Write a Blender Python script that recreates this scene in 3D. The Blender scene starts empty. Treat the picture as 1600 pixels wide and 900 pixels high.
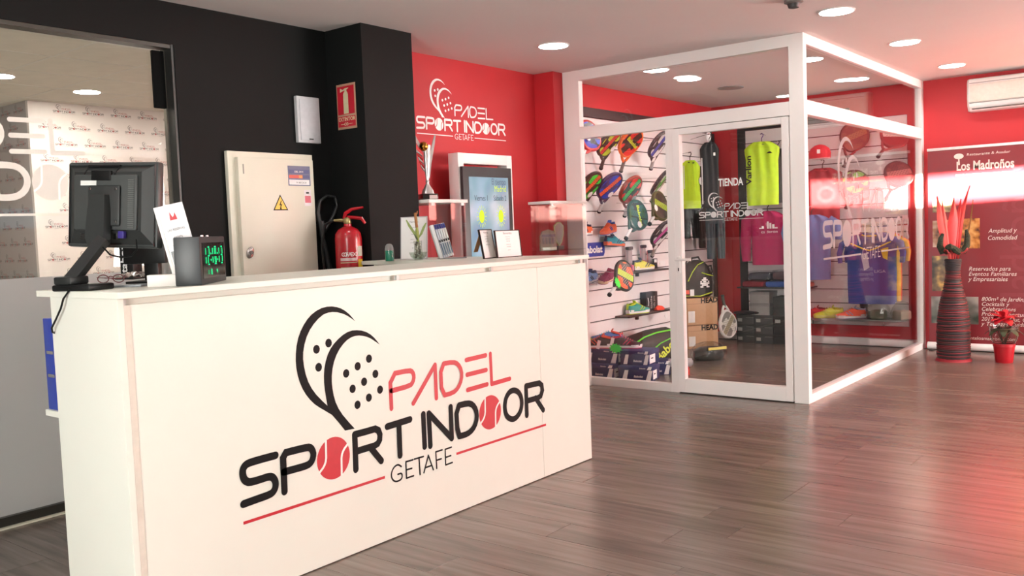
import bpy, bmesh, math, random
from mathutils import Vector, Matrix
random.seed(7)
SC = bpy.context.scene
COL = SC.collection
PI = math.pi

# ------------------------------------------------------------------ camera
YAW, PITCH, ROLL, FPX, EYE = 0.670335, -0.0632605, -0.0384929, 1404.378, 1.30
_f = Vector((math.cos(YAW)*math.cos(PITCH), math.sin(YAW)*math.cos(PITCH), math.sin(PITCH)))
_r0 = Vector((math.sin(YAW), -math.cos(YAW), 0)); _u0 = _r0.cross(_f)
_r = _r0*math.cos(ROLL) + _u0*math.sin(ROLL); _u = -_r0*math.sin(ROLL) + _u0*math.cos(ROLL)
cam_d = bpy.data.cameras.new('camera'); cam = bpy.data.objects.new('camera', cam_d); COL.objects.link(cam)
cam_d.sensor_width = 36; cam_d.lens = 36*FPX/1600; cam_d.clip_start = 0.05
cam.matrix_world = Matrix(((_r.x, _u.x, -_f.x, 0), (_r.y, _u.y, -_f.y, 0), (_r.z, _u.z, -_f.z, EYE), (0, 0, 0, 1)))
SC.camera = cam
def at(px, py, ax, val):
    """point of the photograph measured on the plane ax = val of the room"""
    d = _f + _r*((px-800)/FPX) - _u*((py-450)/FPX); o = Vector((0, 0, EYE)); i = 'xyz'.index(ax)
    return o + d*((val-o[i])/d[i])

# ------------------------------------------------------------------ world, sun, added area lights, exposure
W = bpy.data.worlds.new('daylight'); SC.world = W; W.use_nodes = True
bgn = W.node_tree.nodes['Background']; bgn.inputs[0].default_value = (0.75, 0.86, 1.0, 1); bgn.inputs[1].default_value = 0.7
def lamp(name, kind, loc, energy, color, direction=(0, 0, -1), size=None, size_y=None, angle=None):
    l = bpy.data.lights.new(name, kind); l.energy = energy; l.color = color
    if kind == 'AREA':
        l.shape = 'RECTANGLE'; l.size = size; l.size_y = size_y
    if angle is not None: l.angle = angle
    o = bpy.data.objects.new(name, l); COL.objects.link(o); o.location = loc
    o.rotation_euler = Vector(direction).to_track_quat('-Z', 'Z' if abs(direction[2]) < .9 else 'Y').to_euler()
    return o
lamp('low_sun', 'SUN', (0, -8, 4), 170.0, (1.0, 0.86, 0.68), (0.57, 0.82, -0.026), angle=0.012)
lamp('right_fill', 'AREA', (7.95, -3.3, 1.30), 190, (1.0, 0.95, 0.90), (-.12, 1, 0.0), 2.7, 1.9)  # area light added inside the right wall, standing in for assumed daylight
lamp('rear_fill', 'AREA', (-2.2, 0.6, 1.45), 215, (0.985, 1.0, 0.95), (1, 0.1, 0), 4.5, 2.0)  # soft fill added behind the camera to brighten faces turned that way
SC.view_settings.view_transform = 'Standard'; SC.view_settings.look = 'None'
SC.view_settings.exposure = 0.95; SC.view_settings.gamma = 1.0; SC.view_settings.use_curve_mapping = False
SC.cycles.max_bounces = 10; SC.cycles.transparent_max_bounces = 24; SC.cycles.diffuse_bounces = 5; SC.cycles.glossy_bounces = 5
SC.cycles.sample_clamp_indirect = 4.0; SC.cycles.caustics_reflective = False; SC.cycles.caustics_refractive = False
SC.cycles.use_denoising = True

# ------------------------------------------------------------------ materials
def lin(c):
    return tuple((v/255/12.92 if v/255 <= .04045 else ((v/255+.055)/1.055)**2.4) for v in c[:3])
_mats = {}
def M(c, rough=.5, metal=0.0, var=.05, scale=30.0, spec=.5, coat=0.0, bump=0.0, stretch=(1, 1, 1)):
    """procedural painted / plastic / cloth / metal surface: colour with fine noise and optional relief"""
    k = (tuple(c), rough, metal, var, scale, spec, coat, bump, stretch)
    if k in _mats: return _mats[k]
    m = bpy.data.materials.new('surface'); m.use_nodes = True; nt = m.node_tree; N = nt.nodes; L = nt.links
    b = N['Principled BSDF']; tc = N.new('ShaderNodeTexCoord'); mp = N.new('ShaderNodeMapping'); mp.inputs['Scale'].default_value = stretch
    nz = N.new('ShaderNodeTexNoise'); nz.inputs['Scale'].default_value = scale; nz.inputs['Detail'].default_value = 3
    L.new(tc.outputs['Object'], mp.inputs['Vector']); L.new(mp.outputs['Vector'], nz.inputs['Vector'])
    cr = N.new('ShaderNodeValToRGB'); l = lin(c)
    cr.color_ramp.elements[0].position = .3; cr.color_ramp.elements[1].position = .7
    cr.color_ramp.elements[0].color = tuple(v*(1-var) for v in l)+(1,); cr.color_ramp.elements[1].color = tuple(min(1, v*(1+var)) for v in l)+(1,)
    L.new(nz.outputs['Fac'], cr.inputs['Fac']); L.new(cr.outputs['Color'], b.inputs['Base Color'])
    b.inputs['Roughness'].default_value = rough; b.inputs['Metallic'].default_value = metal; b.inputs['Specular IOR Level'].default_value = spec
    b.inputs['Coat Weight'].default_value = coat
    if bump:
        bp = N.new('ShaderNodeBump'); bp.inputs['Strength'].default_value = bump; bp.inputs['Distance'].default_value = .004
        L.new(nz.outputs['Fac'], bp.inputs['Height']); L.new(bp.outputs['Normal'], b.inputs['Normal'])
    _mats[k] = m; return m
def emit(c, s, name='glow'):
    k = ('e', tuple(c), s)
    if k in _mats: return _mats[k]
    m = bpy.data.materials.new(name); m.use_nodes = True; N = m.node_tree.nodes; N.clear()
    e = N.new('ShaderNodeEmission'); o = N.new('ShaderNodeOutputMaterial'); e.inputs[0].default_value = lin(c)+(1,); e.inputs[1].default_value = s
    m.node_tree.links.new(e.outputs[0], o.inputs[0]); _mats[k] = m; return m
def glass(tint=(1, 1, 1), ior=1.5, rough=0.0, haze=0.0, hazec=(.8, .8, .8)):
    """thin pane: see-through with Fresnel reflection; haze = frosted film share"""
    k = ('g', tint, ior, rough, haze, hazec)
    if k in _mats: return _mats[k]
    m = bpy.data.materials.new('pane_glass'); m.use_nodes = True; nt = m.node_tree; N = nt.nodes; L = nt.links; N.clear()
    o = N.new('ShaderNodeOutputMaterial'); t = N.new('ShaderNodeBsdfTransparent'); t.inputs[0].default_value = tint+(1,)
    g = N.new('ShaderNodeBsdfGlossy'); g.inputs['Roughness'].default_value = rough
    f = N.new('ShaderNodeFresnel'); f.inputs[0].default_value = ior
    # the back faces of the pane reflect like the front ones
    geo = N.new('ShaderNodeNewGeometry'); iv = N.new('ShaderNodeMath'); iv.operation = 'MULTIPLY_ADD'
    iv.inputs[1].default_value = (1/ior-ior); iv.inputs[2].default_value = ior
    L.new(geo.outputs['Backfacing'], iv.inputs[0]); L.new(iv.outputs[0], f.inputs[0])
    x = N.new('ShaderNodeMixShader'); L.new(f.outputs[0], x.inputs[0]); L.new(t.outputs[0], x.inputs[1]); L.new(g.outputs[0], x.inputs[2])
    if haze:
        d = N.new('ShaderNodeBsdfDiffuse'); d.inputs[0].default_value = hazec+(1,)
        tl = N.new('ShaderNodeBsdfTranslucent'); tl.inputs[0].default_value = hazec+(1,)
        a = N.new('ShaderNodeMixShader'); a.inputs[0].default_value = .5; L.new(d.outputs[0], a.inputs[1]); L.new(tl.outputs[0], a.inputs[2])
        y = N.new('ShaderNodeMixShader'); y.inputs[0].default_value = haze; L.new(x.outputs[0], y.inputs[1]); L.new(a.outputs[0], y.inputs[2]); x = y
    L.new(x.outputs[0], o.inputs[0]); _mats[k] = m; return m
def plank_mat():
    m = bpy.data.materials.new('laminate_wood'); m.use_nodes = True; nt = m.node_tree; N = nt.nodes; L = nt.links; b = N['Principled BSDF']
    tc = N.new('ShaderNodeTexCoord'); oi = N.new('ShaderNodeObjectInfo'); ad = N.new('ShaderNodeVectorMath'); ad.operation = 'ADD'
    sc = N.new('ShaderNodeVectorMath'); sc.operation = 'SCALE'; sc.inputs[3].default_value = 37.0
    cb = N.new('ShaderNodeCombineXYZ'); L.new(oi.outputs['Random'], cb.inputs[0]); L.new(oi.outputs['Random'], cb.inputs[1]); L.new(cb.outputs[0], sc.inputs[0])
    L.new(tc.outputs['Object'], ad.inputs[0]); L.new(sc.outputs[0], ad.inputs[1])
    mp = N.new('ShaderNodeMapping'); mp.inputs['Scale'].default_value = (22, 1.6, 1); L.new(ad.outputs[0], mp.inputs[0])
    nz = N.new('ShaderNodeTexNoise'); nz.inputs['Scale'].default_value = 1.0; nz.inputs['Detail'].default_value = 6; nz.inputs['Distortion'].default_value = .6; L.new(mp.outputs[0], nz.inputs[0])
    cr = N.new('ShaderNodeValToRGB'); cr.color_ramp.elements[0].position = .30; cr.color_ramp.elements[1].position = .72
    cr.color_ramp.elements[0].color = lin((92, 82, 75))+(1,); cr.color_ramp.elements[1].color = lin((124, 112, 104))+(1,); L.new(nz.outputs['Fac'], cr.inputs[0])
    hv = N.new('ShaderNodeHueSaturation'); mr = N.new('ShaderNodeMapRange'); mr.inputs[3].default_value = .88; mr.inputs[4].default_value = 1.10
    L.new(oi.outputs['Random'], mr.inputs[0]); L.new(mr.outputs[0], hv.inputs['Value']); L.new(cr.outputs[0], hv.inputs['Color']); L.new(hv.outputs[0], b.inputs['Base Color'])
    b.inputs['Roughness'].default_value = .27; b.inputs['Specular IOR Level'].default_value = .5
    bp = N.new('ShaderNodeBump'); bp.inputs['Strength'].default_value = .12; bp.inputs['Distance'].default_value = .001; L.new(nz.outputs['Fac'], bp.inputs['Height']); L.new(bp.outputs[0], b.inputs['Normal'])
    return m
def grad_mat(c1, c2, c3, scale, strength=0.0, rough=.3):
    """blotchy print made of three colours (photo panels, screens)"""
    k = ('gr', c1, c2, c3, scale, strength)
    if k in _mats: return _mats[k]
    m = bpy.data.materials.new('printed_picture'); m.use_nodes = True; nt = m.node_tree; N = nt.nodes; L = nt.links; b = N['Principled BSDF']
    tc = N.new('ShaderNodeTexCoord'); nz = N.new('ShaderNodeTexNoise'); nz.inputs['Scale'].default_value = scale; nz.inputs['Detail'].default_value = 2; L.new(tc.outputs['Object'], nz.inputs[0])
    cr = N.new('ShaderNodeValToRGB'); e = cr.color_ramp.elements; e[0].position = .36; e[1].position = .64; e[0].color = lin(c1)+(1,); e[1].color = lin(c3)+(1,)
    q = cr.color_ramp.elements.new(.5); q.color = lin(c2)+(1,); L.new(nz.outputs['Fac'], cr.inputs[0]); b.inputs['Roughness'].default_value = rough
    if strength:
        L.new(cr.outputs[0], b.inputs['Emission Color']); b.inputs['Emission Strength'].default_value = strength; b.inputs['Base Color'].default_value = (.01, .01, .01, 1)
    else: L.new(cr.outputs[0], b.inputs['Base Color'])
    _mats[k] = m; return m
def racket_mat(base, band, patch, dots, ang=40):
    """printed racket face: diagonal band, coloured patches, pattern of small drilled holes"""
    m = bpy.data.materials.new('racket_print'); m.use_nodes = True; nt = m.node_tree; N = nt.nodes; L = nt.links; b = N['Principled BSDF']
    tc = N.new('ShaderNodeTexCoord'); mp = N.new('ShaderNodeMapping'); mp.inputs['Rotation'].default_value = (0, math.radians(ang), 0); L.new(tc.outputs['Object'], mp.inputs[0])
    sp = N.new('ShaderNodeSeparateXYZ'); L.new(mp.outputs[0], sp.inputs[0]); s0 = N.new('ShaderNodeSeparateXYZ'); L.new(tc.outputs['Object'], s0.inputs[0])
    def mth(op, a, v=None, c=None):
        n = N.new('ShaderNodeMath'); n.operation = op
        L.new(a, n.inputs[0]) if not isinstance(a, float) else None
        if v is not None:
            if isinstance(v, float): n.inputs[1].default_value = v
            else: L.new(v, n.inputs[1])
        return n.outputs[0]
    def mix(f, a, c):
        x = N.new('ShaderNodeMix'); x.data_type = 'RGBA'; L.new(f, x.inputs[0])
        if isinstance(a, tuple): x.inputs[6].default_value = lin(a)+(1,)
        else: L.new(a, x.inputs[6])
        x.inputs[7].default_value = lin(c)+(1,); return x.outputs[2]
    bandf = mth('LESS_THAN', mth('ABSOLUTE', mth('ADD', sp.outputs[2], -.005)), .028)
    nz = N.new('ShaderNodeTexVoronoi'); nz.inputs['Scale'].default_value = 11; L.new(tc.outputs['Object'], nz.inputs[0])
    patf = mth('GREATER_THAN', nz.outputs['Color'], .52)
    up = mth('GREATER_THAN', mth('ABSOLUTE', sp.outputs[2]), .036); patf = mth('MULTIPLY', patf, up)
    col = mix(patf, base, patch); col = mix(bandf, col, band)
    def fr(o):
        return mth('ABSOLUTE', mth('SUBTRACT', mth('FRACT', mth('MULTIPLY', o, 46.0)), .5))
    r2 = mth('SQRT', mth('ADD', mth('POWER', fr(s0.outputs[0]), 2.0), mth('POWER', fr(s0.outputs[2]), 2.0)))
    hole = mth('LESS_THAN', r2, .2); inr = mth('LESS_THAN', mth('SQRT', mth('ADD', mth('POWER', mth('ABSOLUTE', s0.outputs[0]), 2.0), mth('POWER', mth('ABSOLUTE', s0.outputs[2]), 2.0))), .095)
    col = mix(mth('MULTIPLY', hole, inr), col, dots)
    L.new(col, b.inputs['Base Color']); b.inputs['Roughness'].default_value = .3
    return m

WHITE = M((238, 234, 230), .45, var=.012, scale=4); FRAMEW = M((246, 243, 241), .35, var=.01, scale=5)
CREAM = M((226, 222, 206), .4, var=.02, scale=6); BLACKP = M((34, 35, 36), .45, var=.08); BLACKM = M((13, 14, 15), .4, spec=.35)
GREYP = M((36, 38, 39), .5, var=.06); CHROME = M((205, 205, 205), .18, 1.0); GOLD = M((190, 140, 60), .25, 1.0)
REDW = M((200, 46, 54), .55, var=.03, scale=3, bump=.06); BLACKW = M((10, 12, 12), .7, var=.07, scale=5, bump=.08, spec=.25)
CEIL = M((226, 220, 218), .8, var=.012, scale=2); INK = M((9, 10, 12), .6, spec=.2); REDI = M((190, 28, 42), .4); WPRINT = M((250, 248, 246), .5, var=.01)
PAPER = M((240, 240, 240), .6, var=.01); PANE = glass(); CLEAR = glass((.97, .98, .98)); GREYINK = M((110, 110, 115), .6)

# ------------------------------------------------------------------ mesh building
class MB:
    def __init__(s): s.b = bmesh.new()
    def _new(s, geo, T=None):
        if T is not None: bmesh.ops.transform(s.b, matrix=T, verts=geo)
        return s
    def box(s, x0, x1, y0, y1, z0, z1, bev=0.0, T=None):
        r = bmesh.ops.create_cube(s.b, size=1)['verts']
        bmesh.ops.transform(s.b, matrix=Matrix.Translation(((x0+x1)/2, (y0+y1)/2, (z0+z1)/2)) @ Matrix.Diagonal((abs(x1-x0), abs(y1-y0), abs(z1-z0), 1)), verts=r)
        if bev:
            es = list({e for v in r for e in v.link_edges}); g = bmesh.ops.bevel(s.b, geom=es, offset=bev, segments=2, affect='EDGES', profile=.5)
            r = list({v for f in g['faces'] for v in f.verts} | {v for v in r if v.is_valid})
        return s._new(r, T)
    def prism(s, pts, y0, y1, T=None):
        """outline in x,z extruded along y"""
        a = [s.b.verts.new((x, y0, z)) for x, z in pts]; c = [s.b.verts.new((x, y1, z)) for x, z in pts]
        n = len(pts); s.b.faces.new(a); s.b.faces.new(c[::-1])
        for i in range(n): s.b.faces.new((a[i], c[i], c[(i+1) % n], a[(i+1) % n]))
        return s._new(a+c, T)
    def flat(s, pts, T=None):
        a = [s.b.verts.new((x, 0, z)) for x, z in pts]; s.b.faces.new(a); return s._new(a, T)
    def lathe(s, prof, n=24, T=None):
        rings = []; vs = []
        for r, z in prof:
            ring = [s.b.verts.new((r*math.cos(2*PI*i/n), r*math.sin(2*PI*i/n), z)) for i in range(n)] if r > 1e-5 else [s.b.verts.new((0, 0, z))]
            rings.append(ring); vs += ring
        for a, c in zip(rings, rings[1:]):
            for i in range(n):
                j = (i+1) % n
                if len(a) == 1 and len(c) == 1: continue
                if len(a) == 1: s.b.faces.new((a[0], c[j], c[i]))
                elif len(c) == 1: s.b.faces.new((a[i], a[j], c[0]))
                else: s.b.faces.new((a[i], a[j], c[j], c[i]))
        if len(rings[0]) > 1: s.b.faces.new(rings[0][::-1])
        if len(rings[-1]) > 1: s.b.faces.new(rings[-1])
        return s._new(vs, T)
    def tube(s, pts, rad, n=8, closed=False, sx=1.0, T=None):
        P = [Vector(p) for p in pts]; rads = rad if isinstance(rad, (list, tuple)) else [rad]*len(P); rings = []; vs = []
        up = None
        for i, p in enumerate(P):
            if closed: t = P[(i+1) % len(P)]-P[i-1]
            else: t = P[min(i+1, len(P)-1)]-P[max(i-1, 0)]
            t.normalize()
            if up is None: up = Vector((0, 0, 1)) if abs(t.z) < .9 else Vector((0, 1, 0))
            a = t.cross(up)
            if a.length < 1e-4: a = t.orthogonal()
            a.normalize(); b = a.cross(t).normalized(); up = b
            ring = [s.b.verts.new(p + a*(math.cos(2*PI*k/n)*rads[i]*sx) + b*(math.sin(2*PI*k/n)*rads[i])) for k in range(n)]; rings.append(ring); vs += ring
        rr = rings+[rings[0]] if closed else rings
        for a, c in zip(rr, rr[1:]):
            for k in range(n): s.b.faces.new((a[k], a[(k+1) % n], c[(k+1) % n], c[k]))
        if not closed: s.b.faces.new(rings[0][::-1]); s.b.faces.new(rings[-1])
        return s._new(vs, T)
    def ball(s, c, r, u=16, v=10, T=None):
        g = bmesh.ops.create_uvsphere(s.b, u_segments=u, v_segments=v, radius=1)['verts']
        rr = r if isinstance(r, (tuple, list)) else (r, r, r)
        bmesh.ops.transform(s.b, matrix=Matrix.Translation(c) @ Matrix.Diagonal((*rr, 1)), verts=g); return s._new(g, T)
    def loft(s, rings, caps=True, T=None):
        R = [[s.b.verts.new(p) for p in r] for r in rings]
        for a, c in zip(R, R[1:]):
            n = len(a)
            for k in range(n): s.b.faces.new((a[k], a[(k+1) % n], c[(k+1) % n], c[k]))
        if caps: s.b.faces.new(R[0][::-1]); s.b.faces.new(R[-1])
        return s._new([v for r in R for v in r], T)
    def mesh(s, m, smooth=True, tri=True):
        bmesh.ops.recalc_face_normals(s.b, faces=s.b.faces)
        big = [f for f in s.b.faces if len(f.verts) > 4]
        if big and tri: bmesh.ops.triangulate(s.b, faces=big)
        me = bpy.data.meshes.new('mesh'); s.b.to_mesh(me); s.b.free(); me.materials.append(m)
        if smooth:
            me.polygons.foreach_set('use_smooth', [True]*len(me.polygons)); me.set_sharp_from_angle(angle=math.radians(38))
        return me
def frame(o, ux, uz):
    """matrix taking local x,z (face normal -y) to the directions ux, uz at o"""
    ux = Vector(ux).normalized(); uz = Vector(uz).normalized(); uy = uz.cross(ux)
    return Matrix(((ux.x, uy.x, uz.x, o[0]), (ux.y, uy.y, uz.y, o[1]), (ux.z, uy.z, uz.z, o[2]), (0, 0, 0, 1)))
def thing(name, label, cat, loc=(0, 0, 0), rz=0.0, group=None, MW=None):
    o = bpy.data.objects.new(name, None); COL.objects.link(o); o.empty_display_size = .05
    if MW is not None: o.matrix_world = MW
    else: o.location = loc; o.rotation_euler = (0, 0, rz)
    o['label'] = label; o['category'] = cat
    if group: o['group'] = group
    return o
def obj(name, me, parent=None, T=None, label=None, smooth=True):
    o = bpy.data.objects.new(name, me); COL.objects.link(o)
    if parent is not None: o.parent = parent
    if T is not None: o.matrix_local = T
    if label: o['label'] = label
    return o
def part(name, mb, m, parent=None, T=None, label=None, smooth=True):
    return obj(name, mb.mesh(m, smooth), parent, T, label)
def tag(o, label, cat, group=None):
    o['label'] = label; o['category'] = cat
    if group: o['group'] = group
    return o
def struct(name, mb, m, parent=None, smooth=False):
    o = part(name, mb, m, parent, smooth=smooth)
    if parent is None: o['kind'] = 'structure'
    return o
def text(name, s, size, m, parent, T, align='LEFT', width=None, shear=0.0, bold=0.0, label=None):
    cu = bpy.data.curves.new('t', 'FONT'); cu.body = s; cu.size = size; cu.align_x = align; cu.shear = shear; cu.resolution_u = 3; cu.offset = bold
    to = bpy.data.objects.new('t', cu); me = bpy.data.meshes.new_from_object(to)
    bpy.data.objects.remove(to); bpy.data.curves.remove(cu)
    xs = [v.co.x for v in me.vertices] or [0]; w = max(xs)-min(xs); k = (width/w) if width and w else 1.0
    me.transform(Matrix(((k, 0, 0, 0), (0, 0, -1, 0), (0, 1, 0, 0), (0, 0, 0, 1)))); me.materials.clear(); me.materials.append(m)
    return obj(name, me, parent, T, label)
def stroke(mb, pts, w, closed=False, T=None, caps=True, smoothn=0, y=0.0):
    P = list(pts)
    for _ in range(smoothn):
        Q = []
        n = len(P)
        if not closed: Q.append(P[0])
        for i in range(n if closed else n-1):
            a, b = P[i], P[(i+1) % n]; Q += [(a[0]*.75+b[0]*.25, a[1]*.75+b[1]*.25), (a[0]*.25+b[0]*.75, a[1]*.25+b[1]*.75)]
        if not closed: Q.append(P[-1])
        P = Q
    h = w/2
    # split at sharp corners; each smooth run becomes one mitred strip, later runs lie a hair prouder
    n = len(P); runs = []
    def dirn(a, b): 
        l = math.hypot(b[0]-a[0], b[1]-a[1]) or 1e-9; return ((b[0]-a[0])/l, (b[1]-a[1])/l)
    if closed: P = P+[P[0]]
    cur = [P[0]]
    for i in range(1, len(P)):
        cur.append(P[i])
        if i < len(P)-1:
            d0 = dirn(P[i-1], P[i]); d1 = dirn(P[i], P[i+1])
            if d0[0]*d1[0]+d0[1]*d1[1] < .62: runs.append(cur); cur = [P[i]]
    runs.append(cur); lv = STROKE_LV[0]; step = min(.0004, w*.02)
    for run in runs:
        loop = closed and len(runs) == 1; m = len(run); Lp = []; Rp = []
        for i, p in enumerate(run):
            a = dirn(run[i-1], p) if i else (dirn(run[-2], run[-1]) if loop else dirn(run[0], run[1])); b = dirn(p, run[i+1]) if i < m-1 else (dirn(run[0], run[1]) if loop else a)
            nx, nz = -(a[1]+b[1]), a[0]+b[0]; l = math.hypot(nx, nz) or 1; nx /= l; nz /= l; k = h/max(.5, nx*-a[1]+nz*a[0])
            Lp.append((p[0]+nx*k, p[1]+nz*k)); Rp.append((p[0]-nx*k, p[1]-nz*k))
        yy = -lv*step; A_ = [mb.b.verts.new((x, yy, z)) for x, z in Lp]; B_ = [mb.b.verts.new((x, yy, z)) for x, z in Rp]; vs = A_+B_
        for i in range(m-1): mb.b.faces.new((A_[i], A_[i+1], B_[i+1], B_[i]))
        if T is not None: bmesh.ops.transform(mb.b, matrix=T, verts=vs)
        lv += 1
        if caps and not loop:
            for e, q in ((run[0], run[1]), (run[-1], run[-2])):
                d = dirn(q, e); a0 = math.atan2(d[1], d[0])
                vs = [mb.b.verts.new((e[0]+h*math.cos(a0-PI/2+PI*k/8), yy, e[1]+h*math.sin(a0-PI/2+PI*k/8))) for k in range(9)]; mb.b.faces.new(vs)
                if T is not None: bmesh.ops.transform(mb.b, matrix=T, verts=vs)
    STROKE_LV[0] = lv % 5; return mb
STROKE_LV = [0]
def _old(mb, P, w, closed, T, caps, h, n):
    segs = [(P[i], P[(i+1) % n]) for i in range(n if closed else n-1)]
    for (a, b) in segs:
        dx, dz = b[0]-a[0], b[1]-a[1]; l = math.hypot(dx, dz)
        if l < 1e-9: continue
        nx, nz = -dz/l*h, dx/l*h
        mb.flat([(a[0]+nx, a[1]+nz), (b[0]+nx, b[1]+nz), (b[0]-nx, b[1]-nz), (a[0]-nx, a[1]-nz)], T)
    if caps:
        for p in P: mb.flat([(p[0]+h*math.cos(2*PI*k/12), p[1]+h*math.sin(2*PI*k/12)) for k in range(12)], T)
    return mb

LOGO_STROKES=[('S',0,0.0158,0,[(0.0831,0.1158),(0.0525,0.1158),(0.0252,0.1152),(0.0134,0.1136),(0.0064,0.1072),(0.0043,0.0986),(0.0059,0.0879),(0.0113,0.0804),(0.0198,0.0761),(0.0439,0.0761),(0.0654,0.0772),(0.074,0.0734),(0.0798,0.0638),(0.0798,0.0531),(0.074,0.0439),(0.0643,0.0402),(0.0322,0.0391),(0.0027,0.0375)]),('P',0,0.0158,0,[(0.1002,0.0375),(0.1008,0.0793),(0.1013,0.1158),(0.1313,0.1158),(0.164,0.1152),(0.1731,0.1115),(0.1785,0.1008),(0.1774,0.0911),(0.172,0.082),(0.1613,0.0772),(0.1318,0.0772),(0.1013,0.0777)]),('R',0,0.0158,0,[(0.2931,0.0375),(0.2942,0.0793),(0.2947,0.1152),(0.3285,0.1152),(0.3553,0.1158),(0.365,0.1104),(0.3692,0.0997),(0.3676,0.0884),(0.3612,0.0809),(0.351,0.0782),(0.3221,0.0777),(0.2953,0.0772)]),('R',0,0.0158,0,[(0.3392,0.0761),(0.3692,0.0397)]),('T',0,0.0158,0,[(0.3923,0.1136),(0.4657,0.1163)]),('T',0,0.0158,0,[(0.4293,0.1131),(0.4282,0.0391)]),('I',0,0.0158,0,[(0.5113,0.12),(0.5113,0.0418)]),('N',0,0.0158,0,[(0.5305,0.0397),(0.53,0.1184),(0.6072,0.0423),(0.6077,0.12)]),('D',0,0.0158,1,[(0.6292,0.0423),(0.6275,0.119),(0.671,0.119),(0.6902,0.112),(0.7031,0.0954),(0.7047,0.075),(0.6951,0.0552),(0.6758,0.0434),(0.6527,0.0407)]),('O',0,0.0158,1,[(0.8585,0.1217),(0.8778,0.1152),(0.8917,0.0986),(0.8944,0.0772),(0.8859,0.0573),(0.8671,0.0445),(0.851,0.0429),(0.8328,0.0504),(0.8215,0.0648),(0.8189,0.0847),(0.8253,0.1056),(0.8408,0.119)]),('R',0,0.0158,0,[(0.9137,0.0429),(0.9148,0.1233),(0.9748,0.1222),(0.9866,0.1141),(0.9887,0.0991),(0.9807,0.0857),(0.9684,0.082),(0.9159,0.082)]),('R',0,0.0158,0,[(0.9566,0.0831),(0.9904,0.0434)]),('P',1,0.0118,0,[(0.4084,0.1527),(0.4089,0.2315),(0.4716,0.2315),(0.4823,0.2262),(0.4861,0.2144),(0.4818,0.2026),(0.4721,0.1951),(0.41,0.1929)]),('A',1,0.0118,0,[(0.4796,0.1522),(0.5589,0.232),(0.5584,0.1511)]),('D',1,0.0118,1,[(0.5777,0.1533),(0.5782,0.231),(0.6233,0.2304),(0.642,0.2224),(0.6538,0.2036),(0.6522,0.1822),(0.6383,0.1629),(0.6184,0.1538)]),('E',1,0.0118,0,[(0.6731,0.2283),(0.7497,0.2299)]),('E',1,0.0118,0,[(0.6736,0.1908),(0.7492,0.1919)]),('E',1,0.0118,0,[(0.6731,0.1522),(0.7503,0.1543)]),('L',1,0.0118,0,[(0.769,0.2315),(0.7696,0.1522),(0.8457,0.1543)]),('G',0,0.0042,0,[(0.4309,0.0123),(0.4207,0.0198),(0.4078,0.0166),(0.3987,0.0059),(0.3982,-0.0064),(0.4057,-0.0166),(0.418,-0.0198),(0.4319,-0.0166),(0.4325,-0.0032),(0.4191,-0.0032)]),('E',0,0.0042,0,[(0.47,0.0193),(0.4464,0.0198),(0.4459,-0.0188),(0.4695,-0.0188)]),('E',0,0.0042,0,[(0.4464,0.0005),(0.4652,0.0)]),('T',0,0.0042,0,[(0.4748,0.0198),(0.5054,0.0193)]),('T',0,0.0042,0,[(0.4904,0.0193),(0.4914,-0.0209)]),('A',0,0.0042,0,[(0.5043,-0.0198),(0.522,0.0182),(0.537,-0.0204)]),('A',0,0.0042,0,[(0.5107,-0.0091),(0.5322,-0.0086)]),('F',0,0.0042,0,[(0.5713,0.0209),(0.5482,0.0209),(0.5493,-0.0198)]),('F',0,0.0042,0,[(0.5488,0.0),(0.5665,0.0)]),('E',0,0.0042,0,[(0.605,0.0204),(0.582,0.0198),(0.5815,-0.0188),(0.6061,-0.0182)]),('E',0,0.0042,0,[(0.582,0.0),(0.6013,0.0)])]
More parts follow.
